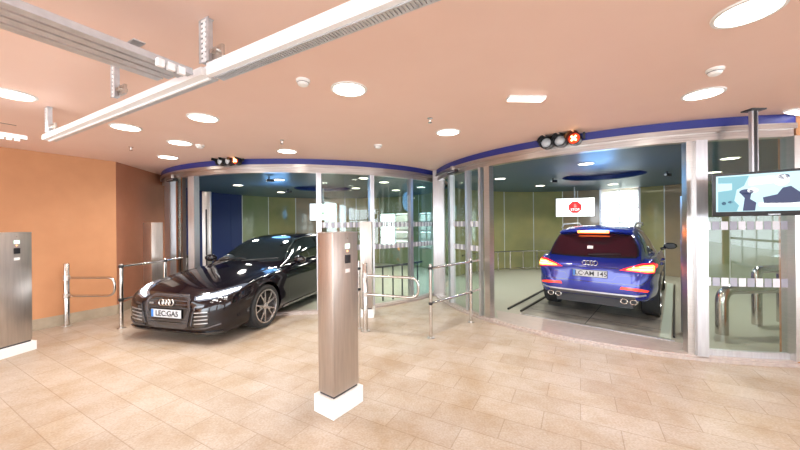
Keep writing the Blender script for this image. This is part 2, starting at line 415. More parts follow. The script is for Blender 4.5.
# posts and panes of the fronts
nwin = [3]
def post(c, px, wdt, m='steelw', r0=RAD - .09, r1=RAD + .02, z0=.05, z1=CEIL - .25, name='trim'):
    a = near(px, c); da = wdt / 2 / RAD
    o = struct(link('trim_%d' % (20 + nwin[0]), fix(arc_slab(NB(), c, r0, r1, a - da, a + da, z0, z1, n=2)), m, smooth=False))
    nwin[0] += 1; return o
def pane(c, px0, px1, rows=(1.64, 1.20), m='glass', r=RAD - .035, sq=.055, z0=.06):
    a0, a1 = sorted((near(px0, c), near(px1, c)))
    o = struct(link('window_%d' % nwin[0], fix(arc_slab(NB(), c, r - .006, r + .006, a0, a1, z0, CEIL - .25)), m, ang=30)); nwin[0] += 1
    if rows:
        bm = NB()
        for z in rows:
            n = max(2, int((a1 - a0) * RAD / (sq * 1.0))); 
            for k in range(n):
                b0 = a0 + (a1 - a0) * (k + .08) / n; b1 = a0 + (a1 - a0) * (k + .92) / n
                arc_slab(bm, c, r + .006, r + .0075, b0, b1, z - .05, z + .05, n=1, mi=k % 2)
        link('safety_marking', fix(bm), ['mark', 'markd'], o, smooth=False)
    return o
# left drum front
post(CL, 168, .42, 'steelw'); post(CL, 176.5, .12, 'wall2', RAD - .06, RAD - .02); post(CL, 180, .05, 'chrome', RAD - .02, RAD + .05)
post(CL, 184.5, .05, 'chrome', RAD - .02, RAD + .05); post(CL, 192, .19, 'steelw')
post(CL, 319, .09); post(CL, 372, .09, 'steelw'); post(CL, 411.5, .07, 'steelw'); 
pane(CL, 322, 370); pane(CL, 374, 410); pane(CL, 413, 434, m='glassb')
pane(CL, 322, 345, None, 'glass', RAD - .08)
# right drum front
post(CR, 450, .10, 'steelw'); post(CR, 467, .06, 'steelw'); post(CR, 481.5, .05, 'steelw', RAD - .02, RAD + .05); post(CR, 487.5, .12, 'steel')
pane(CR, 452, 466, (1.64, 1.20), sq=.07); pane(CR, 469, 480, (1.64, 1.20), sq=.07)
post(CR, 692, .10, 'steel', RAD - .12, RAD + .0); post(CR, 699.5, .11, 'steelw', RAD - .02, RAD + .06)
pane(CR, 704, 791, (1.60, .93), sq=.085, z0=.06); post(CR, 795, .10, 'steel', RAD - .1, RAD + .05)
a0, a1 = near(704, CR), near(791, CR)
o = struct(link('trim_18', fix(arc_slab(NB(), CR, RAD - .06, RAD - .01, a0, a1, .05, .12)), 'steelw', ang=30))

# ------------------------------------------------------------------ lights in the ceilings
def downlight(name, x, y, z, r, label, grp, es='lamp', energy=15, color=(1, .96, .91)):
    p = onz(x, y, z)
    t = thing(name, label, 'light', (p.x, p.y, z), 0, grp)
    bm = NB(); lathe(bm, [(r * .93, -.001), (r * .93, -.012), (r * 1.06, -.010), (r * 1.08, -.001)], n=40)
    link('lamp_ring', fix(bm), 'whitep', t)
    bm = NB(); lathe(bm, [(r * .92, -.002), (r * .92, -.008), (r * .5, -.010), (.001, -.010)], n=40)
    link('lamp_diffuser', fix(bm), es, t)
    area_light('lamp_glow', (p.x, p.y, z - .03), r * 1.7, energy, color, spread=R_(145))
    return t
G1 = 'round ceiling lights of the hall'
for x, y, lab in (
    (748, 11, 'large looking round ceiling light at the upper right, nearest to the viewer'),
    (703, 93.5, 'round ceiling light just below the smoke detector by the upper right'),
    (349, 89, 'round ceiling light beside the smoke detector, right of the galvanised rail'),
    (448, 132, 'round ceiling light above the corner where the two drums meet'),
    (12, 94, 'round ceiling light at the left edge above the white rail end'),
    (203, 117.5, 'round ceiling light below the middle of the long white rail'),
    (287, 151, 'small round ceiling light just above the blue band of the left drum'),
    (180, 142.5, 'round ceiling light above the left end of the blue band'),
    (168, 157, 'lowest round ceiling light, over the brown wall and steel posts'),
    (126, 127, 'round ceiling light half behind the white rail on the left')):
    downlight('ceiling_light', x, y, CEIL, .15, lab, G1, energy=5 if x == 12 else 15)
for c_, lst in ((CL, ((238, 185, 'lit round lamp in the dark lift ceiling, leftmost in the left drum'), (279, 179.5, 'lit round lamp in the left drum ceiling nearest to its blue band'), (281, 192, 'lit round lamp in the left drum ceiling near the green back panels'),
                      (364, 178, 'lit round lamp seen through the glass of the left drum, by its tall post'), (356, 188, 'lit round lamp of the left drum seen above the tan back panels'), (384, 182, 'lit round lamp at the upper left of the glass pane by the tall post'), (396, 190, 'lit round lamp at the middle of the pane right of the tall post'), (421, 187, 'lit round lamp behind the narrow bluish pane by the corner column'))),
                (CR, ((500, 178.5, 'lit round lamp in the right drum ceiling, leftmost one by the steel post'), (540, 185.5, 'lit round lamp in the right drum ceiling above the olive panels'), (586, 163.5, 'lit round lamp in the right drum ceiling nearest to the traffic signal'),
                      (613, 184, 'lit round lamp in the right drum ceiling behind the blue recess'), (730, 158, 'lit round lamp seen above the television behind the glass'), (714, 172, 'lit round lamp seen at the upper left corner of the television')))):
    for x, y, lab in lst:
        downlight('lift_ceiling_light', x, y, INC, .13, lab, 'round lights in the drum ceilings', 'lampin', 22, (1, .97, .88))
for nm, c_ in (('left', CL), ('right', CR)):
    pl_ = bpy.data.lights.new('blue_fill_' + nm, 'POINT'); pl_.energy = 16; pl_.color = (.2, .5, 1); pl_.shadow_soft_size = .32  # added blue fill light for the glow on the drum ceilings
    po_ = bpy.data.objects.new('blue_fill_' + nm, pl_); COL.objects.link(po_); po_.location = (c_.x - .9, c_.y - 1.3, INC - .35)
def strip_light(x, y, L, ang, lab):
    p = onz(x, y, CEIL); t = thing('strip_light', lab, 'light', (p.x, p.y, CEIL), ang)
    link('lamp_housing', box(NB(), (0, 0, -.012), (L, .10, .024), 0, .004), 'whitep', t)
    link('lamp_diffuser', box(NB(), (0, 0, -.028), (L * .94, .08, .008), 0, .002), 'lamp', t)
strip_light(526, 97, .36, 0.05, 'slim rectangular white ceiling light above the traffic signal')
strip_light(797, 110.5, .3, .3, 'slim rectangular ceiling light at the right edge above the television pole')
def detector(x, y, lab, r=.055):
    p = onz(x, y, CEIL); t = thing('smoke_detector', lab, 'smoke detector', (p.x, p.y, CEIL), 0, 'smoke detectors on the hall ceiling')
    link('detector_base', lathe(NB(), [(r * 1.05, 0), (r * 1.05, -.014), (r * .95, -.02)], n=28), 'whitep', t)
    link('detector_head', lathe(NB(), [(r * .85, -.02), (r * .85, -.03), (r * .7, -.045), (r * .3, -.055), (.001, -.056)], n=28), 'whitep', t)
    link('detector_vent', lathe(NB(), [(r * .87, -.024), (r * .875, -.028)], n=28), 'dark', t)
detector(303, 80, 'white dome smoke detector between the white rail and round light')
detector(715, 69, 'white dome smoke detector between two round lights at the upper right')
detector(378, 145, 'white dome smoke detector above the glass panes of the left drum', .06)
detector(200, 145, 'white dome smoke detector above the left traffic signal', .06)
def sprinkler(x, y, lab):
    p = onz(x, y, CEIL); t = thing('sprinkler_head', lab, 'sprinkler', (p.x, p.y, CEIL), 0, 'small sprinkler heads')
    link('sprinkler_body', lathe(NB(), [(.03, 0), (.03, -.006), (.010, -.008), (.009, -.04), (.004, -.05)], n=16), 'chrome', t)
    link('deflector', lathe(NB(), [(.022, -.052), (.022, -.055)], n=16), 'chrome', t)
sprinkler(430, 118, 'small sprinkler head in front of the light above the drum corner')
sprinkler(282, 140, 'small sprinkler head above the small light by the left drum')
sprinkler(131, 147, 'small sprinkler head above the brown recess wall')
sprinkler(524, 0.5, 'small sprinkler head at the top edge of the ceiling') if False else None

# ------------------------------------------------------------------ overhead galvanised rails
RZ = 2.555
def bar(bm, p, q, w, h, z, mi=0, bev=0):
    p, q = Vector((p.x, p.y, z)), Vector((q.x, q.y, z)); d = q - p
    box(bm, (p + q) / 2, (d.length, w, h), math.atan2(d.y, d.x), bev, mi)
b1 = onz(45, 138, RZ); b2 = onz(205, 72, RZ); dr = (b1 - b2); dr.z = 0; dr.normalize()
jn = b2
b3 = jn - dr * 1.75
t = thing('white_rail', 'long white ceiling rail running from the left wall to the upper middle', 'rail', (0, 0, 0))
bm = NB(); off = Vector((-dr.y, dr.x, 0))
if off.y > 0: off = -off
bar(bm, b1 - dr * 0, jn - dr * .0, .045, .045, RZ)
bar(bm, b1 + off * -.03, jn + off * -.03, .012, .085, RZ + .01)
link('rail_beam', bm, 'zincw', t, smooth=False)
bm = NB(); bar(bm, b1 - off * .055, jn - off * .055, .05, .01, RZ - .015); link('lower_flange', bm, 'galv', t, smooth=False)
t = thing('perforated_rail', 'wide white ceiling rail with perforated grey underside at top middle', 'rail')
bm = NB(); bar(bm, jn - dr * .04, b3, .03, .07, RZ + .0); bar(bm, jn - dr * .04 - off * .02, b3 - off * .02, .03, .012, RZ + .041)
link('rail_beam', bm, 'zincw', t, smooth=False)
bm = NB(); offn = -off; e0, e1 = jn - dr * .06 + offn * .045, b3 + offn * .045
bar(bm, e0 + offn * .026, e1 + offn * .026, .008, .03, RZ - .022); bar(bm, e0 - offn * .026, e1 - offn * .026, .006, .012, RZ - .034)
for k in range(90):
    q = e0.lerp(e1, (k + .5) / 90); box(bm, (q.x, q.y, RZ - .036), (.013, .05, .004), math.atan2(dr.y, dr.x))
link('perforated_underside', bm, 'galv', t, smooth=False)
# door tracks running back to the street
def tracks(start, L, lab):
    t = thing('door_track_bundle', lab, 'rail', (0, 0, 0), 0, 'overhead door track bundles')
    s = Vector((start.x, start.y, 0)); e = s - D2 * L; nrm = Vector((D2.y, -D2.x, 0))
    for o_, z, w_, h_ in ((.0, RZ - .025, .05, .03), (-.105, RZ - .01, .05, .03), (-.21, RZ + .005, .05, .03), (-.33, RZ + .03, .06, .04)):
        bm = NB(); bar(bm, s + nrm * o_, e + nrm * o_, .004, h_, z)
        bar(bm, s + nrm * (o_ - w_ / 2), e + nrm * (o_ - w_ / 2), w_, .004, z + h_ / 2); bar(bm, s + nrm * (o_ - w_ / 2), e + nrm * (o_ - w_ / 2), w_, .004, z - h_ / 2)
        bar(bm, s + nrm * (o_ + .004), e + nrm * (o_ + .004), .010, .008, z - h_ / 2 - .002)
        link('door_track', bm, 'galv', t, smooth=False)
    for k in range(int(L / .9)):
        q = s - D2 * (.25 + .9 * k) - nrm * .10; link("cross_brace", box(NB(), (q.x, q.y, RZ + .024), (.05, .20, .006), math.atan2(D2.y, D2.x)), 'galv', t, smooth=False)
    bm = NB(); tube(bm, [Vector((s.x, s.y, RZ + .01)) - nrm * .185, Vector((e.x, e.y, RZ + .01)) - nrm * .185], .004, 6); link('cable', bm, 'black', t)
    bm = NB(); tube(bm, [Vector((s.x, s.y, RZ + .15)) - nrm * .36, Vector((e.x, e.y, RZ + .15)) - nrm * .36], .0025, 6)
    link('cable', bm, 'black', t)
    for u in (.07, .12, .17):
        q = s - D2 * u + nrm * .02; link('end_roller', box(NB(), (q.x, q.y, RZ - .055), (.035, .025, .04), math.atan2(D2.y, D2.x), .003), 'zincw', t, smooth=False)
    return t
tracks(jn + D2 * -.07, 3.6, 'galvanised door track bundle with dark cable at the upper left')
tracks(b1 + D2 * -.12, 5.5, 'galvanised door track bundle at the left edge below the round light')
def hanger(p, w_, lab, extra=True):
    t = thing('rail_hanger', lab, 'bracket', (p.x, p.y, 0), math.atan2(dr.y, dr.x), 'perforated steel hangers of the rails')
    zb = RZ + .062; hgt = CEIL - zb
    for sx in (-1, 1):
        bm = NB(); box(bm, (sx * w_ / 2, 0, zb + hgt / 2), (.006, .035, hgt)); box(bm, (sx * (w_ / 2 + .010), .017, zb + hgt / 2), (.022, .004, hgt)); link('strap', bm, 'galv', t, smooth=False)
    bm = NB(); box(bm, (0, .014, zb + hgt / 2), (w_ * .4, .004, hgt))
    for k in range(9): box(bm, (0, .016, zb + .01 + k * (hgt - .02) / 8), (w_, .004, .016))
    link('perforated_strap', bm, 'zincw', t, smooth=False)
    link('ceiling_plate', box(NB(), (0, 0, CEIL - .003), (w_ + .02, .04, .006)), 'galv', t, smooth=False)
    if extra:
        bm = NB(); box(bm, (-w_ / 2 - .07, -.01, RZ + .105), (.10, .02, .07), 0, .004)
        for dx in (-.05, -.09): tube(bm, [(-w_ / 2 + dx, .02, RZ + .105), (-w_ / 2 + dx, -.03, RZ + .105)], .012, 10)
        link('pulley_bracket', bm, 'steel', t, smooth=False)
hanger(jn + Vector((0.0, .02, 0)), .055, 'perforated ceiling hanger at the joint of the white and perforated rails')
hanger(onz(116, 106, RZ), .03, 'slim ceiling hanger holding the middle of the white rail')
hanger(b1 + Vector((.02, .02, 0)), .06, 'ceiling hanger at the far left end of the white rail')

# ------------------------------------------------------------------ payment pedestals
def pedestal(px, py, ang, sx, sy, hgt, lab, px_panel='X', ph=.13, margin=.028, corner=None, panel=True):
    """corner: nearest bottom corner of the plinth is at pixel (px, py); sx along ang, sy along ang+90"""
    p = onz(px, py, 0); ux = Vector((math.cos(ang), math.sin(ang), 0)); uy = Vector((-math.sin(ang), math.cos(ang), 0))
    c = p + ux * sx / 2 * corner[0] + uy * sy / 2 * corner[1]
    t = thing('access_pedestal', lab, 'pedestal', (c.x, c.y, 0), ang, 'steel access pedestals')
    link('plinth', box(NB(), (0, 0, ph / 2), (sx, sy, ph), 0, .004), 'white', t, smooth=False)
    bx, by = sx - 2 * margin, sy - 2 * margin
    link('cabinet', box(NB(), (0, 0, ph + .02 + (hgt - ph - .02) / 2), (bx, by, hgt - ph - .02), 0, .006), 'pedsteel', t)
    link('shadow_gap', box(NB(), (0, 0, ph + .01), (bx - .02, by - .02, .022)), 'dark', t, smooth=False)
    link('top_cap', box(NB(), (0, 0, hgt + .003), (bx + .006, by + .006, .008), 0, .002), 'steel', t)
    if panel:
        yf = -by / 2; zt = hgt
        link('status_display', box(NB(), (.02, yf - .003, zt - .12), (.055, .006, .045), 0, .002), mat('display', (.5, .7, .6), .3, emit=(.7, .95, .85), es=.7), t)
        bm = NB(); box(bm, (.0 + .02, yf - .006, zt - .235), (.06, .012, .075), 0, .003); link('card_reader', bm, 'black', t)
        link('instruction_plate', box(NB(), (.02, yf - .002, zt - .34), (.055, .004, .035), 0, .001), 'whitep', t)
        bm = NB(); tube(bm, [(.02, yf - .004, zt - .165), (.02, yf + .001, zt - .165)], .007, 12); link('indicator_lamp', bm, mat('amber_lamp', (.9, .5, .2), .4, emit=(1, .3, .1), es=3), t)
        bm = NB(); tube(bm, [(.02, yf - .003, zt - .05), (.02, yf + .001, zt - .05)], .005, 10); link('lock', bm, 'chrome', t)
    return t, c, ux, uy
pedestal(333.8, 421, R_(54), .365, .254, 1.58, 'steel access pedestal on a white plinth in the foreground centre', corner=(1, 1), ph=.155)
tp, pc_, ux, uy = pedestal(37, 349, R_(80), .40, .28, 1.58, 'steel access pedestal cut by the left edge by the orange wall', corner=(-1, 1), ph=.12)
pedestal(359, 318, R_(0), .26, .30, 1.69, 'pale steel access pedestal behind the foreground pedestal, by the swing gate', corner=(1, 1), ph=.14, panel=False)
pedestal(151, 313, R_(60), .25, .40, 1.71, 'pale steel access pedestal by the left railing behind the black car', corner=(1, 1), ph=.12, panel=False)
# red glow from the reader lamp of the foreground pedestal
pl = bpy.data.lights.new('reader_glow', 'POINT'); pl.energy = .35; pl.color = (1, .12, .06); pl.shadow_soft_size = .02
plo = bpy.data.objects.new('reader_glow', pl); COL.objects.link(plo); q = onz(351, 258, 1.44) ; 
plo.location = atd(352, 256, 2.62)

# ------------------------------------------------------------------ railings and swing gates
def rbend(a, b, c, r, n=6):
    a, b, c = Vector(a), Vector(b), Vector(c); p = b + (a - b).normalized() * r; q = b + (c - b).normalized() * r
    return [p * (1 - t) ** 2 + b * 2 * t * (1 - t) + q * t * t for t in [i / n for i in range(n + 1)]]
def swing_gate(px, py, top, ptip, lab, zt, zb, L, ang, r=.038):
    p = onz(px, py, 0); t = thing('swing_gate', lab, 'gate', (p.x, p.y, 0), ang, 'steel swing gates')
    link('post', fix(lathe(NB(), [(r, 0), (r, top), (r * .8, top + .012), (.001, top + .015)], n=24)), 'chrome', t)
    link('base_flange', fix(lathe(NB(), [(r + .035, 0), (r + .035, .008), (r + .002, .012)], n=24)), 'steel', t)
    bm = NB(); 
    for z in (zt, zb): link('hinge_collar', fix(lathe(NB(), [(r + .006, z - .04), (r + .006, z + .04)], n=24)), 'steel', t)
    hgt = zt - zb; pts = [Vector((r, 0, zt))] + rbend((r, 0, zt), (L, 0, zt), (L, 0, zb), hgt * .45, 10) + rbend((L, 0, zt), (L, 0, zb), (r, 0, zb), hgt * .45, 10) + [Vector((r, 0, zb))]
    bm = NB(); tube(bm, pts, .019, 12); link('gate_hoop', bm, 'chrome', t)
    return t
swing_gate(67, 326, 1.03, 0, 'steel swing gate by the orange wall on the left', .80, .50, .80, R_(0))
swing_gate(365.5, 331, 1.04, 0, 'steel swing gate right of the foreground pedestal', .86, .57, .86, R_(-20))
def railing(posts, levels, top, lab, ext=None, r=.024):
    P = [onz(x, y, 0) if not isinstance(x, Vector) else x for x, y in posts]
    t = thing('railing', lab, 'railing', tuple(P[0])); o = P[0]
    for p in P:
        q = p - o; link('post', fix(lathe(NB(), [(r, 0), (r, top), (r * .7, top + .01), (.001, top + .012)], c=(q.x, q.y, 0), n=20)), 'chrome', t)
        link('base_flange', fix(lathe(NB(), [(r + .03, 0), (r + .03, .007), (r + .002, .01)], c=(q.x, q.y, 0), n=20)), 'steel', t)
        for z in levels:
            bm = NB(); bmesh.ops.create_uvsphere(bm, u_segments=12, v_segments=8, radius=r * 1.35, matrix=Matrix.Translation((q.x, q.y, z))); link('connector', bm, 'black', t)
    E = [p - o for p in P] + ([ext - o] if ext else [])
    for z in levels:
        bm = NB(); tube(bm, [Vector((e.x, e.y, z)) for e in E], .019, 12); link('handrail', bm, 'chrome', t)
    return t
pr = drum_hit(479, CR, RAD + .03)
railing(((431, 338), (471, 322)), (1.01, .50), 1.06, 'two bar steel railing with black joints in front of the right drum', ext=pr)
A = onz(121.5, 328, 0)
railing(((A, 0), (Vector((-4.40, 6.02, 0)), 0), (Vector((-4.45, 6.72, 0)), 0)), (1.0, .46), 1.03, 'two bar steel railing left of the black car', r=.03)
Bp = onz(365.5, 331, 0)
railing(((Vector((-.66, 5.12, 0)), 0), ), (.95, .62), 1.06, 'short two bar steel railing behind the foreground pedestal', ext=Vector((-1.0, 5.6, 0)))
def curved_rail(c, r, a0, a1, zt, n, lab, m='chrome', rr=.02, low=None):
    t = thing('curved_handrail', lab, 'railing', (c.x, c.y, 0))
    P = lambda a, z: Vector((r * math.cos(a), r * math.sin(a), z))
    bm = NB(); tube(bm, [P(a0 + (a1 - a0) * i / 40, zt) for i in range(41)], rr * 1.2, 10); link('handrail', bm, m, t)
    if low:
        bm = NB(); tube(bm, [P(a0 + (a1 - a0) * i / 40, low) for i in range(41)], rr * .7, 10); link('lower_rail', bm, m, t)
    for i in range(n):
        a = a0 + (a1 - a0) * (i + .3) / n
        link('post', tube(NB(), [P(a, .012), P(a, zt)], rr, 10), m, t)
a0 = drum_ang(545, CR, RAD - .3, True); a1 = R_(143)
curved_rail(CR, RAD - .3, a0 - .1, a1, .66, 8, 'curved steel handrail along the olive back wall of the right drum', low=.08)
a0, a1 = near(374, CL), aLc - .03
curved_rail(CL, RAD - .33, a0, a1, .74, 6, 'curved dark handrail inside the left drum behind the swing gate', 'dark', .018)
# thick pipe barriers behind the right-hand pane
def pipe(pts, r, lab, o0):
    t = thing('pipe_barrier', lab, 'barrier', tuple(o0))
    P = [Vector(p) - o0 for p in pts[0]]; bm = NB(); tube(bm, P, r, 16); link('bent_pipe', bm, 'chrome', t)
    for a in pts[1]:
        q = a - o0; link('post', fix(lathe(NB(), [(r, .012), (r, a.z)], c=(q.x, q.y, 0), n=20)), 'chrome', t)
p = onz(722, 334, .012); q = onz(792, 331, .012); q = Vector((q.x, q.y, 0)); p = Vector((p.x, p.y, 0)); m1 = onz(757, 333, .012); m2 = onz(781, 329, .012)
zt = .66
pts = [Vector((p.x, p.y, .012))] + rbend((p.x, p.y, 0), (p.x, p.y, zt), (q.x, q.y, zt),   .20, 10) + [Vector((q.x + .3, q.y, zt))]
pipe((pts, []), .074, 'thick bent steel pipe barrier behind the right glass pane', p.copy())
m1 = onz(757, 324.5, .012); m2 = onz(782, 322, .012); o0 = Vector((m1.x, m1.y, 0)); zz = .88
pts = [Vector((m1.x, m1.y, .012))] + rbend((m1.x, m1.y, 0), (m1.x, m1.y, zz), (m2.x, m2.y, zz), .10, 8) + rbend((m1.x, m1.y, zz), (m2.x, m2.y, zz), (m2.x, m2.y, 0), .10, 8) + [Vector((m2.x, m2.y, .012))]
pipe((pts, []), .062, 'upright steel pipe hoop behind the bent pipe barrier, right drum', o0)

# ------------------------------------------------------------------ traffic signals on the bands
def signal(px, py, c, lab, lit, sc=1.3):
    a = near(px, c); n = Vector((math.cos(a), math.sin(a), 0)); p = c + n * (RAD + .13); rz = a + PI / 2
    r = ray(px, py); d = p.y; z = EYE + r.z * d
    t = thing('traffic_signal', lab, 'traffic signal', (p.x, p.y, z), rz, 'three lamp traffic signals')
    # local: x along the band, -y towards the viewer
    link('mounting_bar', box(NB(), (0, .04, .075), (.44, .03, .02)), 'dark', t, smooth=False)
    t.scale = (sc,) * 3
    for sx in (-1, 1):
        bm = NB(); box(bm, (sx * .2, .04, .10), (.05, .05, .03)); box(bm, (sx * .2, .04, .055), (.018, .018, .12)); link('mounting_bracket', bm, 'dark', t, smooth=False)
    for k, x in enumerate((-.125, 0, .125)):
        h = link('lamp_housing', lathe(NB(), [(.045, -.06), (.060, -.045), (.060, .045), (.054, .045), (.051, .0)], c=(x, 0, 0), axis='Y', n=28), 'black', t)
        mm = 'signal_off' if k < 2 else lit
        link('lens', lathe(NB(), [(.050, .001), (.046, .014), (.03, .026), (.001, .031)], c=(x, 0, 0), axis='Y', n=28), mm, h)
        hood = NB()
        for i in range(13):
            pass
        arc = [Vector((x + .061 * math.cos(q), 0, .061 * math.sin(q))) for q in [PI * i / 12 for i in range(13)]]
        v0 = [hood.verts.new(v + Vector((0, -.02, 0))) for v in arc]; v1 = [hood.verts.new(v + Vector((0, -.11, .0))) for v in arc]
        for i in range(12): hood.faces.new((v0[i], v0[i + 1], v1[i + 1], v1[i]))
        rr_ = bmesh.ops.solidify(hood, geom=hood.faces[:], thickness=.003)
        link('visor', hood, 'black', h)
        if k == 2:
            bm = NB()
            for s_ in (-1, 1): box(bm, (x, -.033, 0), (.064, .006, .016), rot=Matrix.Rotation(s_ * PI / 4, 3, 'Y'))
            link('lit_cross', bm, 'signal_x', h, smooth=False)
M['signal_off'] = mat('signal_off', (.62, .64, .66), .2, coat=.5)
M['signal_red'] = mat('signal_red', (.5, .03, .01), .3, emit=(1, .07, .02), es=.9)
M['signal_x'] = mat('signal_x', (.9, .5, .2), .3, emit=(1, .6, .22), es=6)
signal(563, 141, CR, 'three lamp traffic signal with lit red cross above the blue car', 'signal_red', 1.42)
signal(234, 161, CL, 'three lamp traffic signal with lit orange lamp above the black car', 'signal_red')
# door operator boxes at the door heads
def opener(px, py, c, lab):
    a = near(px, c); n = Vector((math.cos(a), math.sin(a), 0)); p = c + n * (RAD + .07); z = EYE + ray(px, py).z * p.y
    t = thing('door_sensor', lab, 'sensor', (p.x, p.y, z), a + PI / 2)
    link('sensor_body', box(NB(), (0, 0, 0), (.34, .07, .055), 0, .006), 'black', t)
    link('sensor_window', box(NB(), (0, -.036, .0), (.28, .004, .025)), 'steelw', t, smooth=False)
    bm = NB(); box(bm, (0, .0, .07), (.07, .05, .09), 0, .004); link('sensor_mount', bm, 'steel', t)
opener(456, 172, CR, 'black door sensor bar over the narrow glass left of the right drum opening')
opener(176, 180, CL, 'black door sensor bar over the steel posts at the left end')

# ------------------------------------------------------------------ displays
def wall_screen(x, y, d, wd, hg, rz, lab, kind):
    p = atd(x, y, d); t = thing('display_screen', lab, 'screen', (p.x, p.y, p.z), rz)
    link('housing', box(NB(), (0, .03, 0), (wd + .03, .05, hg + .03), 0, .005), 'black', t)
    link('screen_surface', box(NB(), (0, .001, 0), (wd, .004, hg)), 'screen', t, smooth=False)
    bm = NB(); top = INC - p.z
    tube(bm, [(0, .06, 0), (0, .06, top)], .02, 10); link('ceiling_rod', bm, 'steelw', t)
    mx = Matrix.Rotation(PI / 2, 4, 'X')
    if kind == 'stop':
        bm = NB(); r = .19; vs = [(r * math.cos(PI / 8 + k * PI / 4), r * math.sin(PI / 8 + k * PI / 4)) for k in range(8)]
        prism(bm, vs, 0, .004); bmesh.ops.transform(bm, matrix=Matrix.Translation((0, -.002, .0)) @ mx, verts=bm.verts[:]); link('stop_sign', fix(bm), 'red', t, smooth=False)
        text_mesh('stop_lettering', 'STOP', .10, 'signw', t, Matrix.Translation((0, -.008, -.075)) @ mx)
        bm = NB()   # raised hand pictogram
        box(bm, (0, -.008, .02), (.06, .003, .05)); 
        for k in range(4): box(bm, (-.024 + k * .016, -.008, .07), (.010, .003, .06 + (k in (1, 2)) * .015))
        box(bm, (.042, -.008, .035), (.03, .003, .012), rot=Matrix.Rotation(.6, 3, 'Y')); link('hand_symbol', bm, mat('hand_red', (1, .2, .2), .4, emit=(1, .25, .2), es=1), t, smooth=False)
    else:
        text_mesh('message_line', 'Bitte einfahren', .095, 'signg', t, Matrix.Translation((.12, -.003, -.03)) @ mx)
    bm = NB(); tube(bm, [(wd * .42, -.003, hg * .38), (wd * .42, .0, hg * .38)], .028, 14); link('corner_icon', bm, 'signg', t)
wall_screen(575, 207.3, 9.9, 1.05, .56, -.35, 'white screen with a red stop sign behind the blue car', 'stop')
wall_screen(323, 212, 9.6, .76, .49, .1, 'white screen with a small green message in the left drum', 'msg')
# ceiling hung television
def television():
    ctr = Vector((3.77, 3.24, 1.935))
    t = thing('ceiling_television', 'black television showing uniformed figures, hanging on a pole at right', 'television', tuple(ctr), R_(-41))
    W_, H_ = .90, .46
    tilt = Matrix.Rotation(R_(5), 3, 'X')
    def tb(c, s, bev=0): 
        bm = NB(); box(bm, tilt @ Vector(c), s, bev=bev, rot=tilt); return bm
    link('housing', tb((0, .02, 0), (W_, .05, H_), .008), 'black', t)
    link('screen_surface', tb((0, -.007, .012), (W_ - .06, .004, H_ - .075)), mat('tv_picture', (.04, .05, .06), .25, emit=(.55, .86, .95), es=.78), t, smooth=False)
    # figures on the picture
    rot = tilt.to_4x4() @ Matrix.Translation((0, -.0105, .012)) @ Matrix.Rotation(PI / 2, 4, 'X') @ Matrix.Diagonal((.88, 1.28, 1, 1))
    def pic(name, polys, m):
        bm = NB()
        for poly in polys: prism(bm, poly, 0, .0015)
        bmesh.ops.transform(bm, matrix=rot, verts=bm.verts[:]); link(name, fix(bm), m, t, smooth=False)
    dk = mat('tv_dark_blue', (.008, .012, .04), .4, emit=(.01, .03, .16), es=.3); wh = mat('tv_white', (.1, .1, .1), .3, emit=(1, 1, 1), es=1.0); tq = mat('tv_turquoise', (.04, .08, .09), .3, emit=(.15, .45, .55), es=.6)
    def ell(cx, cy, rx, ry, n=16): return [(cx + rx * math.cos(2 * PI * k / n), cy + ry * math.sin(2 * PI * k / n)) for k in range(n)]
    pic('picture_background', [[(-.46, -.148), (-.30, -.148), (-.28, -.10), (-.32, -.06), (-.30, .03), (-.24, .06), (-.2, .14), (-.46, .14), (-.46, .09), (-.34, .085), (-.34, .03), (-.46, .02)]], tq)
    pic('picture_highlight', [ell(-.17, .02, .045, .02), ell(.05, .09, .06, .045), [(-.12, -.11), (.2, -.12), (.2, -.09), (-.12, -.08)], [(-.2, .06), (0, .07), (0, .13), (-.2, .12)]], wh)
    dark = [ell(-.22, .01, .06, .022), [(-.25, -.145), (-.235, -.04), (-.27, -.0), (-.18, .0), (-.19, -.05), (-.14, -.08), (-.15, -.145)],
            ell(.065, .115, .045, .02), [(-.08, -.09), (-.09, -.04), (.02, -.02), (.06, .03), (.12, .04), (.2, -.02), (.22, -.08), (.1, -.095)],
            [(.22, .01), (.235, .11), (.45, .12), (.45, .10), (.27, .09), (.27, .02), (.45, .01), (.45, -.005), (.22, -.0)], [(.31, -.1), (.30, -.02), (.38, -.02), (.4, -.1)], ell(-.41, -.08, .02, .014), ell(-.35, -.07, .025, .01)]
    pic('picture_figures', dark, dk)
    text_mesh('maker_lettering', 'SAMSUNG', .018, 'steelw', t, tilt.to_4x4() @ Matrix.Translation((0, -.0085, -H_ / 2 + .014)) @ Matrix.Rotation(PI / 2, 4, 'X'))
    bm = NB(); loc = Vector((0.0, .1, 0))
    h = CEIL - ctr.z; px_ = Matrix.Rotation(R_(41), 3, 'Z') @ (Vector((3.875, 3.52, 0)) - Vector((ctr.x, ctr.y, 0)))
    X_, Y_ = px_.x, px_.y
    box(bm, (X_, Y_, h / 2 - .03), (.035, .03, h + .06), R_(41)); link('ceiling_pole', bm, 'black', t, smooth=False)
    u_ = Matrix.Rotation(R_(41), 3, 'Z') @ Vector((1, 0, 0))
    for sx, ww in ((-1, .022), (1, .008)): link('pole_cover', box(NB(), (X_ + u_.x * sx * .028, Y_ + u_.y * sx * .028, h / 2), (ww, .034, h - .03), R_(41)), 'steelw', t, smooth=False)
    link('ceiling_flange', box(NB(), (X_, Y_, h - .008), (.16, .12, .015), R_(41), .003), 'dark', t)
    link('wall_mount', box(NB(), (X_ * .8, Y_ / 2 + .02, -.02), (.16, max(Y_ - .04, .03), .16), 0, .004), 'dark', t)
television()
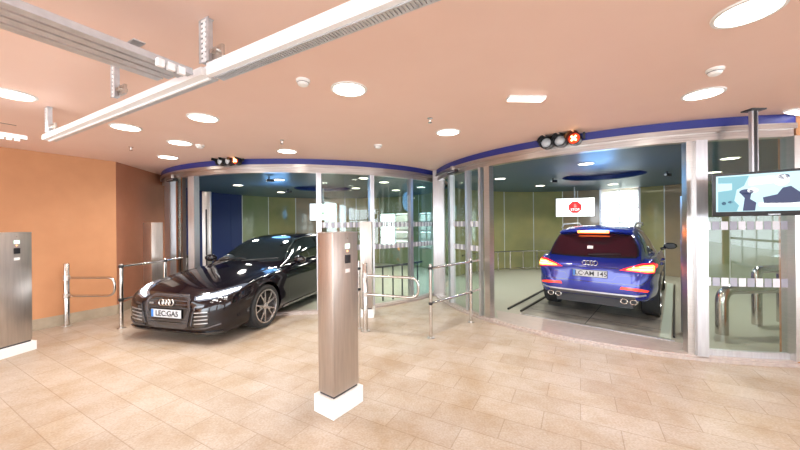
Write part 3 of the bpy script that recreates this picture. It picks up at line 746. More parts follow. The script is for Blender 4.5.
# steel guide post inside the left opening, cameras inside the drums
p = drum_hit(207, CL, RAD - .55); tt = thing('guide_post', 'square steel guide post at the navy wall inside the left drum', 'post', (p.x, p.y, 0), .3)
link('post', box(NB(), (0, 0, 1.2), (.16, .1, 2.38), 0, .006), 'steel', tt); link('scanner_strip', box(NB(), (0, -.053, 1.2), (.03, .008, 1.6)), 'black', tt, smooth=False)
p = drum_hit(684, CR, RAD - .8, False); tt = thing('scanner_post', 'slim dark scanner post inside the right drum beside its opening', 'post', (p.x, p.y, 0), -.3)
p2 = atd(685.5, 200, 4.75); tt.location = (p2.x, p2.y, 0)
link('post', box(NB(), (0, 0, 1.02), (.10, .08, 2.02), 0, .004), 'steelw', tt); link('scanner_strip', box(NB(), (.01, -.042, 1.02), (.05, .008, 1.9)), 'black', tt, smooth=False)
def cctv(x, y, lab):
    p = onz(x, y, INC); t = thing('security_camera', lab, 'camera', (p.x, p.y, INC), .4, 'small cameras in the drum ceilings')
    link('camera_mount', tube(NB(), [(0, 0, 0), (0, 0, -.06)], .015, 10), 'dark', t); link('camera_body', box(NB(), (.03, 0, -.08), (.16, .07, .06), 0, .008), 'black', t)
    link('camera_lens', tube(NB(), [(-.05, -.0, -.08), (-.06, 0, -.08)], .025, 12), 'whitep', t)
cctv(269, 177, 'dark security camera beside the front lamp in the left drum'); cctv(288, 189, 'dark security camera beside the blue recess in the left drum')
cctv(667, 171, 'dark security camera in the right drum ceiling near the steel post'); cctv(553, 178, 'dark security camera in the right drum ceiling left of the recess'); 
#CARS#
# ------------------------------------------------------------------ cars
def pchip(xs, ys, xq):
    xs = np.array(xs, float); ys = np.array(ys, float); h = np.diff(xs); dl = np.diff(ys) / h; n = len(xs); d = np.zeros(n)
    for i in range(1, n - 1):
        if dl[i - 1] * dl[i] > 0:
            w1 = 2 * h[i] + h[i - 1]; w2 = h[i] + 2 * h[i - 1]; d[i] = (w1 + w2) / (w1 / dl[i - 1] + w2 / dl[i])
    d[0], d[-1] = dl[0], dl[-1]
    i = np.clip(np.searchsorted(xs, xq) - 1, 0, n - 2); t = (xq - xs[i]) / h[i]
    return ys[i] * (1 + 2 * t) * (1 - t) ** 2 + d[i] * h[i] * t * (1 - t) ** 2 + ys[i + 1] * t * t * (3 - 2 * t) + d[i + 1] * h[i] * t * t * (t - 1)
def catmull(P, sub):
    out = []; n = len(P)
    for i in range(n - 1):
        p0 = P[max(i - 1, 0)]; p1 = P[i]; p2 = P[i + 1]; p3 = P[min(i + 2, n - 1)]
        if i == 0: p0 = (-P[1][0], P[1][1])
        if i == n - 2: p3 = (-P[n - 2][0], P[n - 2][1])
        for k in range(sub):
            t = k / sub; q = []
            for c in (0, 1):
                a, b, cc, d = p0[c], p1[c], p2[c], p3[c]
                q.append(b + .5 * t * (cc - a + t * (2 * a - 5 * b + 4 * cc - d + t * (3 * (b - cc) + d - a))))
            out.append((max(q[0], 0) if i not in (0,) or k else q[0], q[1]))
    out.append(P[-1]); return out
def loft_car(tab, arches, shift=0.0):
    """tab rows: x, z_bottom, z_shoulder, z_top, half width, glass base half width, roof half width, crown"""
    tab = sorted(tab); A = np.array(tab); xs = A[:, 0]
    q = []
    for a, b in zip(xs[:-1], xs[1:]):
        n = max(2, int((b - a) / .05)); q += [a + (b - a) * k / n for k in range(n)]
    q.append(xs[-1]); q = np.array(q)
    cols = [pchip(xs, A[:, k], q) for k in range(1, 8)]
    bm = NB(); rings = []
    for i, x in enumerate(q):
        zb, zs, zt, w_, wg, wr, cr = [c[i] for c in cols]; zr = zt - cr; hgt = zs - zb
        P = [(0, zb), (.78 * w_, zb), (.93 * w_, zb + .06 * hgt), (.985 * w_, zb + .26 * hgt), (.985 * w_, zb + .48 * hgt), (w_, zb + .68 * hgt), (.995 * w_, zb + .84 * hgt), ((wg + w_) / 2 + .012, zs - .005),
             (wg, zs + .03 * (zr - zs)), (wg * .56 + wr * .44 + .018, zs + .5 * (zr - zs)), (wr + .02, zs + .9 * (zr - zs)), (wr * .90, zr + cr * .32), (.5 * wr, zt - .16 * cr), (0, zt)]
        S = catmull(P, 4); half = S
        ring = [bm.verts.new((x, y, z)) for y, z in half] + [bm.verts.new((x, -y, z)) for y, z in half[-2:0:-1]]
        rings.append(ring)
    n = len(rings[0])
    for i in range(len(rings) - 1):
        for k in range(n): bm.faces.new((rings[i][k], rings[i][(k + 1) % n], rings[i + 1][(k + 1) % n], rings[i + 1][k]))
    bm.faces.new(rings[0][::-1]); bm.faces.new(rings[-1])
    fix(bm)
    bvh = BVHTree.FromBMesh(bm)
    me = bpy.data.meshes.new('body'); bm.to_mesh(me); bm.free()
    o = bpy.data.objects.new('body', me); COL.objects.link(o)
    cut = NB()
    for (x, z, r) in arches:
        for s in (-1, 1): lathe(cut, [(r, .62), (r, 1.2)] if s > 0 else [(r, -1.2), (r, -.62)], c=(x, 0, z), axis='Y', n=48)
    # lathe on axis Y maps height h to -y, so both sides are covered
    fix(cut); cm = bpy.data.meshes.new('c'); cut.to_mesh(cm); cut.free(); co = bpy.data.objects.new('c', cm); COL.objects.link(co)
    md = o.modifiers.new('b', 'BOOLEAN'); md.operation = 'DIFFERENCE'; md.object = co; md.solver = 'EXACT'
    dg = bpy.context.evaluated_depsgraph_get(); me2 = bpy.data.meshes.new_from_object(o.evaluated_get(dg))
    o.modifiers.clear(); o.data = me2; bpy.data.objects.remove(co); me2.name = 'body'
    for p in me2.polygons: p.use_smooth = True
    me2.set_sharp_from_angle(angle=R_(32))
    return o, bvh
AX = {'front': (Vector((5, 0, 0)), Vector((-1, 0, 0)), 0, (1, 2)), 'rear': (Vector((-8, 0, 0)), Vector((1, 0, 0)), 0, (1, 2)),
      'left': (Vector((0, 3, 0)), Vector((0, -1, 0)), 1, (0, 2)), 'right': (Vector((0, -3, 0)), Vector((0, 1, 0)), 1, (0, 2)), 'top': (Vector((0, 0, 4)), Vector((0, 0, -1)), 2, (0, 1))}
def patch(bm, bvh, poly, view, off=.004, step=.04, mi=0, thick=.012):
    o0, d, ax, (u, v) = AX[view]
    pts = []; n = len(poly)
    for i in range(n):
        a, b = Vector(poly[i]), Vector(poly[(i + 1) % n]); k = max(1, int((b - a).length / step))
        pts += [a.lerp(b, j / k) for j in range(k)]
    m_ = len(pts); ed = [(i, (i + 1) % m_) for i in range(m_)]
    xs = [p.x for p in pts]; ys = [p.y for p in pts]
    def inside(x, y):
        r = False
        for i in range(n):
            (x1, y1), (x2, y2) = poly[i], poly[(i + 1) % n]
            if (y1 > y) != (y2 > y) and x < (x2 - x1) * (y - y1) / (y2 - y1) + x1: r = not r
        return r
    gx = min(xs) + step / 2
    while gx < max(xs):
        gy = min(ys) + step / 2
        while gy < max(ys):
            if inside(gx, gy): pts.append(Vector((gx, gy)))
            gy += step
        gx += step
    V, E, Fc, *_ = delaunay_2d_cdt([Vector(p) for p in pts], ed, [], 1, 1e-6)
    outer, inner = [], []
    for p in V:
        o = o0.copy(); o[u] = p[0]; o[v] = p[1]
        h, nn, *_r = bvh.ray_cast(o, d)
        if h is None: outer.append(None); inner.append(None); continue
        if nn.dot(d) > 0: nn = -nn
        outer.append(bm.verts.new(h + nn * off)); inner.append(bm.verts.new(h + nn * (off - thick)))
    cnt = {}
    for f in Fc:
        if any(outer[i] is None for i in f): continue
        bm.faces.new([outer[i] for i in f]).material_index = mi
        for i in range(len(f)):
            e = (f[i], f[(i + 1) % len(f)]); cnt[e] = 1
    for (a, b) in list(cnt):
        if (b, a) not in cnt: bm.faces.new((outer[b], outer[a], inner[a], inner[b])).material_index = mi
    return bm
def strip(pl, w_):
    """polyline to thin closed polygon"""
    pl = [Vector(p) for p in pl]; L, Rr = [], []
    for i, p in enumerate(pl):
        t = (pl[min(i + 1, len(pl) - 1)] - pl[max(i - 1, 0)]).normalized(); n = Vector((-t.y, t.x)) * w_ / 2; L.append(tuple(p + n)); Rr.append(tuple(p - n))
    return L + Rr[::-1]
def part(name, bvh, polys, view, m, parent, off=.004, step=.04, thick=.012, ang=40):
    bm = NB()
    for pl in polys: patch(bm, bvh, pl, view, off, step, 0, thick)
    bmesh.ops.recalc_face_normals(bm, faces=bm.faces[:])
    return link(name, bm, m, parent, ang=ang)
def mir(poly): return [(-a, b) for a, b in poly][::-1]
def wheel(parent, x, y, z, r, wdt, side, rimm, spokes=5, steer=0, rr=None):
    rr = rr or r * .72; h = wdt / 2
    e = link('wheel', fix(lathe(NB(), [(rr, -h * .9), (rr + .02, -h), (r - .03, -h), (r - .008, -h * .86), (r, -h * .6), (r, h * .6), (r - .008, h * .86), (r - .03, h), (rr + .02, h), (rr, h * .9), (rr - .012, h * .5), (rr - .012, -h * .5), (rr, -h * .9)], axis='Y', n=56, caps=False)), 'rubber', parent)
    e.location = (x, y, z); e.rotation_euler = (0, 0, steer)
    s = side; bm = NB()
    lathe(bm, [(rr, s * -h * .93), (rr + .006, s * -h * .97), (rr - .014, s * -h * .97), (rr - .02, s * -h * .8), (rr - .03, s * h * .3), (rr - .02, s * h * .3), (rr - .008, s * -h * .5)], axis='Y', n=56, caps=False); lathe(bm, [(rr - .002, s * h * .99), (rr - .018, s * h * .99), (rr - .02, s * h * .7), (rr - .01, s * h * .7)], axis='Y', n=56, caps=False)
    yo = s * h * .80
    for k in range(spokes):
        for dv in (-.13, .13):
            a = 2 * PI * k / spokes; a1 = a + dv * .5; a2 = a + dv * 1.9
            p0 = Vector((.05 * math.cos(a1), yo * .9, .05 * math.sin(a1))); p1 = Vector(((rr - .015) * math.cos(a2), yo, (rr - .015) * math.sin(a2)))
            d = p1 - p0; ang_ = math.atan2(d.z, d.x)
            box(bm, (p0 + p1) / 2, (d.length, .028, .026), bev=.006, rot=Matrix.Rotation(-ang_, 3, 'Y'))
        box(bm, Vector((.30 * rr * math.cos(2 * PI * k / spokes), yo * .9, .30 * rr * math.sin(2 * PI * k / spokes))), (.5 * rr, .02, .045), bev=.006, rot=Matrix.Rotation(-2 * PI * k / spokes, 3, 'Y'))
    lathe(bm, [(.062, -yo * .7), (.058, -yo * 1.02), (.03, -yo * 1.1), (.001, -yo * 1.1)] if True else [], axis='Y', n=24)
    fix(bm); link('rim', bm, rimm, e)
    bm = NB(); lathe(bm, [(.17, -.012), (.17, .012)], axis='Y', n=32); link('brake_disc', bm, 'steel', e)
    bm = NB(); lathe(bm, [(rr - .022, -h * .2 * s), (rr - .022, -h * .1 * s)], axis='Y', n=32); link('wheel_back', bm, 'black', e)
    return e
def plate(parent, mtx, text, name='number_plate'):
    e = link(name, box(NB(), (0, 0, 0), (.52, .11, .008), 0, .003), 'plate_white', parent); e.matrix_local = mtx
    link('country_band', box(NB(), (-.238, 0, .0045), (.04, .104, .002)), 'plate_blue', e, smooth=False)
    text_mesh('plate_lettering', text, .105, 'black', e, Matrix.Translation((.018, -.002, .005)))
    link('plate_rim', box(NB(), (0, 0, -.006), (.535, .125, .008), 0, .003), 'black', e)
    return e
def rings(parent, mtx, R1=.042, pitch=.058, r=.0065, m='chrome'):
    bm = NB()
    for k in range(4):
        c = (k - 1.5) * pitch; tube(bm, [(c + R1 * math.cos(2 * PI * i / 28), R1 * math.sin(2 * PI * i / 28), 0) for i in range(28)], r, 8, closed=True)
    e = link('ring_emblem', bm, m, parent); e.matrix_local = mtx; return e
def mirror(parent, x, y, z, s, paint, glassm='steelw'):
    bm = NB(); bmesh.ops.create_uvsphere(bm, u_segments=24, v_segments=16, radius=1, matrix=Matrix.Translation((x, s * y, z)) @ Matrix.Rotation(s * -.12, 4, 'Z') @ Matrix.Diagonal((.085, .125, .075, 1)))
    for v in bm.verts:
        if v.co.x < x - .03: v.co.x = x - .03 + (v.co.x - x + .03) * .15
    tube(bm, [(x + .01, s * (y - .17), z - .08), (x + .01, s * (y - .08), z - .045)], [.035, .03], 12)
    o = link('door_mirror', bm, paint, parent)
    bm = NB(); lathe(bm, [(.001, 0), (.06, 0), (.062, .004), (.001, .005)], axis='X', n=24); bmesh.ops.scale(bm, vec=(1, 1.5, .9), verts=bm.verts[:]); bmesh.ops.translate(bm, vec=(x - .046, s * y, z), verts=bm.verts[:])
    link('mirror_glass', fix(bm), glassm, o); return o
M['paint_black'] = mat('black_car_paint', (.006, .004, .006), .07, coat=0, spec=.55)
M['paint_blue'] = mat('blue_car_paint', (.012, .022, .27), .26, metal=.4, coat=1)
M['carglass'] = mat('dark_car_glass', (.012, .014, .014), .04, coat=1, spec=.9)
M['glowglass'] = mat('glow_tinted_glass', (.035, .006, .010), .05, coat=1)  # red tint stands in for the brake light glow on the rear window
M['gloss_black'] = mat('gloss_black_trim', (.01, .01, .011), .12, coat=1)
M['trimgrey'] = mat('grille_slat_grey', (.13, .13, .14), .25, .7)
M['headlamp'] = mat('lit_headlamp', (1, 1, 1), .2, emit=(.86, .93, 1), es=11)
M['headlens'] = mat('headlamp_lens', (.10, .11, .13), .06, .3, coat=1, emit=(.6, .75, 1), es=.12)
M['plate_white'] = mat('plate_white', (.62, .63, .65), .45); M['plate_blue'] = mat('plate_blue', (.05, .22, .62), .35)
M['rimgrey'] = mat('alloy_rim', (.50, .47, .46), .25, .9)
M['tail_on'] = mat('tail_lamp_lit', (.9, .1, .02), .2, coat=1, emit=(1, .16, .03), es=7)
M['tail_hot'] = mat('tail_lamp_core', (1, .6, .2), .2, coat=1, emit=(1, .42, .08), es=13)
M['tail_red'] = mat('tail_lamp_red', (.5, .01, .02), .12, coat=1, emit=(1, .02, .03), es=1.2)
M['reflector'] = mat('red_reflector', (.75, .03, .01), .2, coat=1, emit=(1, .06, .02), es=.9)
M['silver'] = mat('silver_trim', (.62, .62, .64), .28, .85)

# --- black saloon leaving the left drum
#      x     zb    zs    zt    w     wg    wr    crown
SAL = [(.925, .30, .47, .54, .42, .34, .25, .03), (.915, .24, .50, .60, .60, .50, .36, .03), (.88, .17, .55, .655, .72, .64, .48, .035), (.81, .14, .60, .695, .82, .74, .56, .045), (.70, .14, .66, .735, .875, .79, .62, .045),
       (.5, .15, .725, .79, .915, .82, .66, .045), (.2, .16, .79, .85, .932, .83, .68, .045), (-.15, .16, .84, .905, .936, .82, .68, .05), (-.48, .16, .875, .955, .937, .80, .68, .055), (-.62, .16, .885, 1.01, .937, .79, .67, .055),
       (-.9, .16, .90, 1.16, .937, .785, .63, .06), (-1.2, .16, .91, 1.31, .937, .785, .595, .06), (-1.45, .16, .92, 1.395, .937, .785, .58, .055), (-1.75, .16, .93, 1.44, .937, .785, .575, .05), (-2.2, .16, .94, 1.46, .937, .78, .575, .05), (-2.7, .16, .955, 1.44, .935, .77, .57, .05),
       (-3.1, .17, .97, 1.35, .93, .76, .57, .05), (-3.45, .18, .985, 1.20, .915, .75, .57, .05), (-3.7, .19, .99, 1.08, .895, .74, .60, .04), (-3.9, .22, .96, 1.03, .84, .72, .60, .04), (-3.98, .27, .90, .98, .76, .66, .55, .03), (-4.02, .34, .80, .88, .60, .52, .4, .03)]
def build_saloon():
    t = thing('car', 'black saloon car with lit headlights nosing out of the left drum', 'car')
    body, bvh = loft_car(SAL, ((0, .345, .39), (-2.91, .345, .39)))
    body.data.materials.append(M['paint_black']); body.parent = t
    # glass
    part('windshield', bvh, [[(-.70, .985), (-.44, .985), (0, .995), (.44, .985), (.70, .985), (.665, 1.08), (.60, 1.27), (.535, 1.365), (.3, 1.385), (0, 1.39), (-.3, 1.385), (-.535, 1.365), (-.60, 1.27), (-.665, 1.08)]], 'front', 'carglass', t, .005)
    part('rear_window', bvh, [[(-.56, 1.13), (.56, 1.13), (.48, 1.36), (-.48, 1.36)]], 'rear', 'carglass', t, .005)
    W1 = [(-1.02, .975), (-2.02, .995), (-2.02, 1.375), (-1.70, 1.365), (-1.42, 1.315), (-1.15, 1.19), (-.86, 1.02)]
    W2 = [(-2.10, .997), (-2.86, 1.015), (-3.2, 1.06), (-3.18, 1.12), (-2.95, 1.26), (-2.65, 1.345), (-2.3, 1.378), (-2.10, 1.377)]
    for s in ('left', 'right'):
        for p_ in (W1, W2): part('side_window', bvh, [p_], s, 'carglass', t, .005)
        part('window_trim', bvh, [strip([(-.80, .99), (-1.1, 1.19), (-1.4, 1.34), (-1.7, 1.385), (-2.2, 1.40), (-2.65, 1.37), (-3.0, 1.26), (-3.27, 1.10)], .014), strip([(-.84, .965), (-2.0, .98), (-2.9, 1.0), (-3.24, 1.06)], .012)], s, 'chrome', t, .007)
        part('door', bvh, [strip([(-.62, .90), (-.60, .60), (-.66, .22)], .008), strip([(-2.06, .98), (-2.08, .6), (-2.06, .22)], .008), strip([(-3.2, 1.02), (-3.12, .85), (-2.72, .62), (-2.5, .3), (-2.45, .22)], .008), strip([(-.62, .90), (-.2, .845), (.38, .745)], .006)], s, 'gloss_black', t, .0015, .05, .004)
        part('side_sill', bvh, [[(-.5, .19), (-2.42, .19), (-2.42, .245), (-.5, .24)]], s, 'gloss_black', t, .012, .06)
        sg = 1 if s == 'left' else -1
        for xx in (-1.80, -2.86):
            bm = NB(); tube(bm, [(xx, sg * .93, .80), (xx + .03, sg * .965, .805), (xx + .19, sg * .965, .81), (xx + .22, sg * .93, .81)], .012, 10); link('door_handle', bm, 'paint_black', t)
        # headlamps seen from front and side
        L = [(.40, .655), (.56, .69), (.70, .735), (.80, .765), (.865, .765), (.875, .70), (.80, .655), (.66, .625), (.50, .605), (.43, .615)]
        L2 = [(.46, .628), (.62, .64), (.78, .675), (.85, .715), (.84, .735), (.76, .715), (.64, .682), (.50, .655), (.45, .642)]
        if sg < 0: L, L2 = mir(L), mir(L2)
        hl = part('headlight', bvh, [L], 'front', 'headlens', t, .006, .03)
        part('light_strip', bvh, [L2], 'front', 'headlamp', hl, .010, .03)
        A_ = [(.42, .30), (.50, .50), (.66, .525), (.68, .40), (.62, .26), (.48, .225)]
        A2 = [(.66, .50), (.80, .47), (.84, .36), (.76, .25), (.64, .245), (.70, .38)]
        if sg < 0: A_, A2 = mir(A_), mir(A2)
        it = part('air_intake', bvh, [A_], 'front', 'gloss_black', t, .003, .04)
        sl = [strip([(.46, z), (.66, z + .02)], .012) for z in (.30, .35, .40, .45)]
        if sg < 0: sl = [mir(q_) for q_ in sl]
        part('intake_blade', bvh, sl, 'front', 'silver', it, .010, .04, .008)
        tr = strip([(.40, .27), (.47, .53), (.60, .545)], .022); tr2 = strip([(.42, .235), (.62, .245), (.80, .30)], .016)
        if sg < 0: tr, tr2 = mir(tr), mir(tr2)
        part('intake_trim', bvh, [tr, tr2], 'front', 'trimgrey', t, .010, .04)
        T_ = [(.30, .78), (.34, .90), (.60, .93), (.80, .92), (.82, .80), (.6, .76)]
        if sg < 0: T_ = mir(T_)
        part('tail_light', bvh, [T_], 'rear', 'tail_red', t, .006, .04)
        mirror(t, -.86, 1.0, 1.0, sg, 'paint_black')
    g = [(-.36, .62), (-.30, .665), (.30, .665), (.36, .62), (.39, .50), (.33, .26), (.26, .225), (-.26, .225), (-.33, .26), (-.39, .50)]
    gr = part('grille', bvh, [g], 'front', 'gloss_black', t, .004, .04)
    part('grille_slats', bvh, [strip([(-.345 + .0 * z, z), (.345, z)], .010) for z in (.60, .555, .51, .335, .295)], 'front', 'trimgrey', gr, .013, .04, .012)
    part('grille_frame', bvh, [strip(g + [g[0]], .020)], 'front', 'trimgrey', gr, .010, .03, .012)
    part('front_lip', bvh, [[(-.80, .175), (-.4, .155), (.4, .155), (.80, .175), (.80, .205), (.4, .185), (-.4, .185), (-.80, .205)]], 'front', 'gloss_black', t, .022, .04, .03)
    part('bonnet_crease', bvh, [strip([(.80, .40), (.4, .54), (-.1, .60), (-.5, .64)], .006), strip([(.80, -.40), (.4, -.54), (-.1, -.60), (-.5, -.64)], .006), strip([(.835, -.55), (.86, 0), (.835, .55)], .006)], 'top', 'gloss_black', t, .0012, .05, .003)
    part('wiper', bvh, [strip([(-.60, .993), (-.1, 1.02), (.02, 1.012)], .016), strip([(-.02, .985), (.3, 1.01), (.62, 1.03)], .016)], 'front', 'black', t, .016, .05, .01)
    def fx(y, z, off): 
        h, nn, *_ = bvh.ray_cast(Vector((5, y, z)), Vector((-1, 0, 0))); return h.x + off
    fm = Matrix(((0, 0, 1, 0), (1, 0, 0, 0), (0, 1, 0, 0), (0, 0, 0, 1)))     # plate x -> car y, plate y -> z, plate normal -> +x
    plate(t, Matrix.Translation((fx(0, .43, .022), 0, .425)) @ fm, 'LEC:GA5')
    rings(t, Matrix.Translation((fx(0, .575, .022), 0, .578)) @ Matrix.Rotation(-.12, 4, 'Y') @ fm, .041, .056, .0075)
    link('red_badge', box(NB(), (fx(-.25, .56, .018), -.27, .562), (.006, .07, .022)), 'silver', t, smooth=False)
    for x_ in (0, -2.91):
        for s_ in (-1, 1): wheel(t, x_, s_ * .80, .345, .345, .255, s_, 'rimgrey', steer=0, rr=.262)
    link('underbody', box(NB(), (-1.5, 0, .20), (4.2, 1.2, .10)), 'dark', t, smooth=False)
    t['category'] = 'car'; return t
SUV = [(.88, .34, .60, .70, .45, .38, .3, .03), (.84, .24, .68, .82, .75, .66, .5, .04), (.72, .2, .78, .90, .86, .77, .6, .04), (.4, .2, .90, .98, .93, .83, .68, .045), (0, .2, .96, 1.04, .945, .83, .70, .05), (-.45, .2, 1.0, 1.10, .95, .82, .70, .05),
       (-.8, .2, 1.01, 1.28, .95, .81, .66, .06), (-1.2, .2, 1.02, 1.50, .95, .81, .62, .06), (-1.5, .2, 1.03, 1.59, .95, .81, .605, .055), (-2.0, .2, 1.04, 1.625, .95, .81, .60, .055), (-2.6, .2, 1.05, 1.62, .95, .80, .60, .055),
       (-3.0, .26, 1.06, 1.585, .945, .79, .59, .055), (-3.25, .33, 1.06, 1.545, .935, .775, .58, .055), (-3.34, .35, 1.06, 1.47, .925, .765, .585, .045), (-3.45, .365, 1.05, 1.31, .905, .75, .62, .04), (-3.56, .375, 1.01, 1.16, .88, .73, .66, .04),
       (-3.63, .38, .95, 1.06, .85, .72, .64, .035), (-3.68, .385, .86, .98, .80, .70, .62, .035), (-3.715, .39, .78, .90, .74, .66, .56, .03), (-3.74, .40, .66, .72, .70, .62, .5, .02), (-3.75, .42, .58, .62, .60, .55, .45, .01)]
def build_suv():
    t = thing('car', 'metallic blue high-roofed car with lit red tail lights inside the right drum', 'car')
    body, bvh = loft_car(SUV, ((0, .37, .41), (-2.81, .37, .42)))
    body.data.materials.append(M['paint_blue']); body.parent = t
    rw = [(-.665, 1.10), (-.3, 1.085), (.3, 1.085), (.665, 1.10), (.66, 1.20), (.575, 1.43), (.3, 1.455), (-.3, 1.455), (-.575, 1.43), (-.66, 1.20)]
    part('rear_window', bvh, [rw], 'rear', 'glowglass', t, .006)
    part('window_frame', bvh, [strip(rw + [rw[0]], .05)], 'rear', 'gloss_black', t, .003, .04)
    part('windshield', bvh, [[(-.68, 1.13), (.68, 1.13), (.56, 1.53), (-.56, 1.53)]], 'front', 'carglass', t, .005)
    W1 = [(-.98, 1.06), (-1.92, 1.085), (-1.92, 1.50), (-1.6, 1.49), (-1.3, 1.41), (-.86, 1.12)]; W2 = [(-2.0, 1.087), (-2.78, 1.10), (-2.78, 1.49), (-2.0, 1.505)]; W3 = [(-2.85, 1.10), (-3.22, 1.14), (-3.12, 1.36), (-2.98, 1.45), (-2.85, 1.485)]
    for s, sg in (('left', 1), ('right', -1)):
        for p_ in (W1, W2, W3): part('side_window', bvh, [p_], s, 'carglass', t, .005)
        part('door', bvh, [strip([(-.6, 1.0), (-.58, .6), (-.64, .26)], .008), strip([(-1.96, 1.07), (-1.97, .6), (-1.95, .26)], .008), strip([(-2.82, 1.08), (-2.78, .9), (-2.42, .6), (-2.32, .26)], .008)], s, 'gloss_black', t, .0015, .05, .004)
        part('wheel_arch_trim', bvh, [[(-.45, .24), (-2.36, .24), (-2.36, .33), (-.45, .32)]], s, 'gloss_black', t, .012, .06)
        bm = NB(); tube(bm, [(-1.35, sg * .60, 1.60), (-1.5, sg * .605, 1.655), (-2.9, sg * .605, 1.645), (-3.1, sg * .59, 1.575)], [.014, .016, .016, .014], 10); link('roof_rail', bm, 'silver', t)
        mirror(t, -.72, 1.06, 1.13, sg, 'gloss_black', 'black')
        for xx in (-1.75, -2.65):
            bm = NB(); tube(bm, [(xx, sg * .94, .90), (xx + .03, sg * .975, .905), (xx + .19, sg * .975, .91), (xx + .22, sg * .94, .91)], .012, 10); link('door_handle', bm, 'paint_blue', t)
        L = [(.43, .875), (.60, .865), (.80, .845), (.885, .85), (.90, .97), (.87, 1.005), (.70, .985), (.52, .915)]
        Lc = [(.52, .885), (.80, .865), (.875, .868), (.885, .95), (.86, .975), (.72, .955), (.56, .912)]
        Lh = [(.60, .893), (.86, .885), (.86, .91), (.62, .907)]; Lh2 = [(.68, .925), (.86, .928), (.86, .948), (.74, .945)]
        if sg < 0: L, Lc, Lh, Lh2 = mir(L), mir(Lc), mir(Lh), mir(Lh2)
        tl = part('tail_light', bvh, [L], 'rear', 'tail_red', t, .008, .03)
        part('light_panel', bvh, [Lc], 'rear', 'tail_on', tl, .012, .03)
        part('light_core', bvh, [Lh, Lh2], 'rear', 'tail_hot', tl, .015, .03)
        L3 = [(-3.60, .90), (-3.40, .93), (-3.30, .96), (-3.36, .985), (-3.52, .985), (-3.62, .95)]
        part('side_marker', bvh, [L3], s, 'tail_red', t, .008, .03)
        rf = [(.44, .565), (.60, .56), (.80, .545), (.82, .57), (.70, .60), (.46, .605)]
        if sg < 0: rf = mir(rf)
        part('lower_reflector', bvh, [rf], 'rear', 'reflector', t, .008, .03)
        ex = NB()
        for yy in (.50, .63):
            q = [(sg * yy + .05 * math.cos(2 * PI * i / 24), .375 + .037 * math.sin(2 * PI * i / 24)) for i in range(24)]
            for (xa, sc_) in ((-3.77, 1),):
                tube(ex, [Vector((xa, p_[0], p_[1])) for p_ in q], .0075, 8, closed=True)
                tube(ex, [(xa, sg * yy, .375), (xa + .25, sg * yy, .375)], [.045, .04], 20)
        link('exhaust_tips', ex, 'chrome', t)
        bm = NB()
        for yy in (.50, .63): tube(bm, [(-3.774, sg * yy, .375), (-3.76, sg * yy, .375)], .036, 20)
        link('exhaust_opening', bm, 'black', t)
    part('rear_diffuser', bvh, [[(-.66, .41), (.66, .41), (.64, .47), (-.64, .47)]], 'rear', 'dark', t, .008)
    part('bumper_blade', bvh, [strip([(-.78, .50), (-.66, .475), (-.3, .47), (.3, .47), (.66, .475), (.78, .50)], .022)], 'rear', 'silver', t, .018, .04)
    part('tailgate_seam', bvh, [strip([(-.90, .84), (-.80, .72), (-.72, .655), (0, .645), (.72, .655), (.80, .70), (.90, .84)], .009), strip([(-.42, .90), (0, .895), (.42, .90)], .006), strip([(-.66, .80), (-.40, .775), (-.34, .70), (.34, .70), (.40, .775), (.66, .80)], .006)], 'rear', 'gloss_black', t, .0015, .04, .004)
    part('plate_recess', bvh, [[(-.33, .70), (.33, .70), (.36, .865), (-.36, .865)]], 'rear', 'paint_blue', t, .003, .04)
    # spoiler with the brake light
    bm = NB(); prof = [(-3.12, 1.575), (-3.40, 1.535), (-3.43, 1.515), (-3.40, 1.50), (-3.22, 1.49)]
    ys = np.linspace(-.585, .585, 21); rg = []
    for y in ys:
        k = abs(y) / .585; rg.append([bm.verts.new((x + .10 * k ** 3 + .02, y, z - .035 * k ** 2.2)) for x, z in prof])
    for i in range(20):
        for k in range(5): bm.faces.new((rg[i][k], rg[i][(k + 1) % 5], rg[i + 1][(k + 1) % 5], rg[i + 1][k]))
    bm.faces.new(rg[0]); bm.faces.new(rg[-1][::-1]); sp = link('roof_spoiler', fix(bm), 'paint_blue', t)
    link('brake_light', box(NB(), (-3.412, 0, 1.511), (.012, .40, .024), 0, .004), 'tail_hot', sp)
    link('brake_light_surround', box(NB(), (-3.404, 0, 1.505), (.014, .50, .045), 0, .004), 'tail_on', sp)
    part('rear_wiper', bvh, [strip([(.04, 1.10), (-.2, 1.115), (-.44, 1.125)], .014)], 'rear', 'black', t, .018, .05, .01)
    part('window_sticker', bvh, [[(-.02, 1.20), (.07, 1.20), (.07, 1.25), (-.02, 1.25)]], 'rear', 'plate_white', t, .009)
    rmx = Matrix(((0, 0, -1, 0), (-1, 0, 0, 0), (0, 1, 0, 0), (0, 0, 0, 1)))
    def bx_(y, z): h, nn, *_ = bvh.ray_cast(Vector((-8, y, z)), Vector((1, 0, 0))); return h.x
    def tilt_(z): return math.atan2(bx_(0, z + .05) - bx_(0, z - .05), .10)
    plate(t, Matrix.Translation((bx_(0, .785) - .018, 0, .785)) @ Matrix.Rotation(tilt_(.785), 4, 'Y') @ rmx, 'LC·AM 145')
    rings(t, Matrix.Translation((bx_(0, .965) - .012, 0, .965)) @ Matrix.Rotation(tilt_(.965), 4, 'Y') @ rmx, .040, .054, .006)
    for x_ in (0, -2.81):
        for s_ in (-1, 1): wheel(t, x_, s_ * .815, .37, .37, .265, s_, 'rimgrey', rr=.27)
    link('underbody', box(NB(), (-1.5, 0, .28), (4.0, 1.2, .14)), 'dark', t, smooth=False)
    return t
saloon = build_saloon(); ths = R_(14)
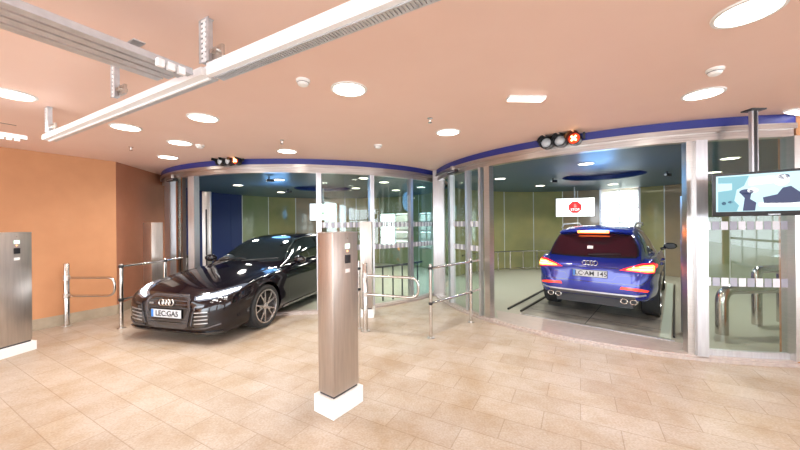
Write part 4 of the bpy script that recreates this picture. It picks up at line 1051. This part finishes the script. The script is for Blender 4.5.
saloon.rotation_euler = (0, 0, math.atan2(-math.cos(ths), -math.sin(ths)))
saloon.location = (-3.06, 5.43, .0)
suv = build_suv(); hs = math.atan2(.76, .65)
suv.rotation_euler = (0, 0, hs); hd = Vector((math.cos(hs), math.sin(hs), 0)); rgt = Vector((hd.y, -hd.x, 0))
rear_axle = Vector((3.80, 6.16, 0)); suv.scale = (.97,) * 3; suv.location = tuple(rear_axle + hd * 2.81 * .97 + Vector((0, 0, .022)))
# platform under the blue car with its guides
ra_ = rear_axle
def pl_poly(a, b, c, d): return [((ra_ + hd * u + rgt * v).x, (ra_ + hd * u + rgt * v).y) for u, v in ((a, c), (b, c), (b, d), (a, d))]
t = thing('car_platform', 'worn metal platform with wheel guides under the blue car', 'platform')
link('platform_plate', fix(prism(NB(), pl_poly(-1.35, 3.9, -1.02, .92), .012, .02)), 'oily', t, smooth=False)
sill = [q_ for q_ in disc_poly(CR, RAD - .125, n=240) if near(492, CR) < (math.atan2(q_[1] - CR.y, q_[0] - CR.x)) < near(686, CR)]
sill.sort(key=lambda q_: math.atan2(q_[1] - CR.y, q_[0] - CR.x))
sill += [pl_poly(-1.40, 0, 1.35, 0)[0], pl_poly(-1.40, 0, -1.45, 0)[0]]
struct(link('floor_right_lift_sill', fix(prism(NB(), sill, .012, .018)), 'thresh', smooth=False))
bm = NB(); prism(bm, pl_poly(-1.39, -1.35, -1.02, 1.10), .012, .026); link('edge_bar', fix(bm), 'silver', t, smooth=False)
bm = NB(); prism(bm, pl_poly(-1.30, 3.9, .94, 1.06), .012, .024); link('side_strip', fix(bm), 'pale_strip', t, smooth=False)
for v in (1.09, -1.06, -1.30):
    bm = NB(); prism(bm, pl_poly(-1.2, 3.6, v - .014, v + .014), .012, .045); link('guide_rail', fix(bm), 'black', t, smooth=False)
bm = NB(); 
for u in (-.9, -.35, .2): prism(bm, pl_poly(u, u + .012, -.98, .98), .02, .0215)
prism(bm, pl_poly(-1.3, .9, -.006, .006), .02, .0215); link('plate_joint', fix(bm), 'dark', t, smooth=False)
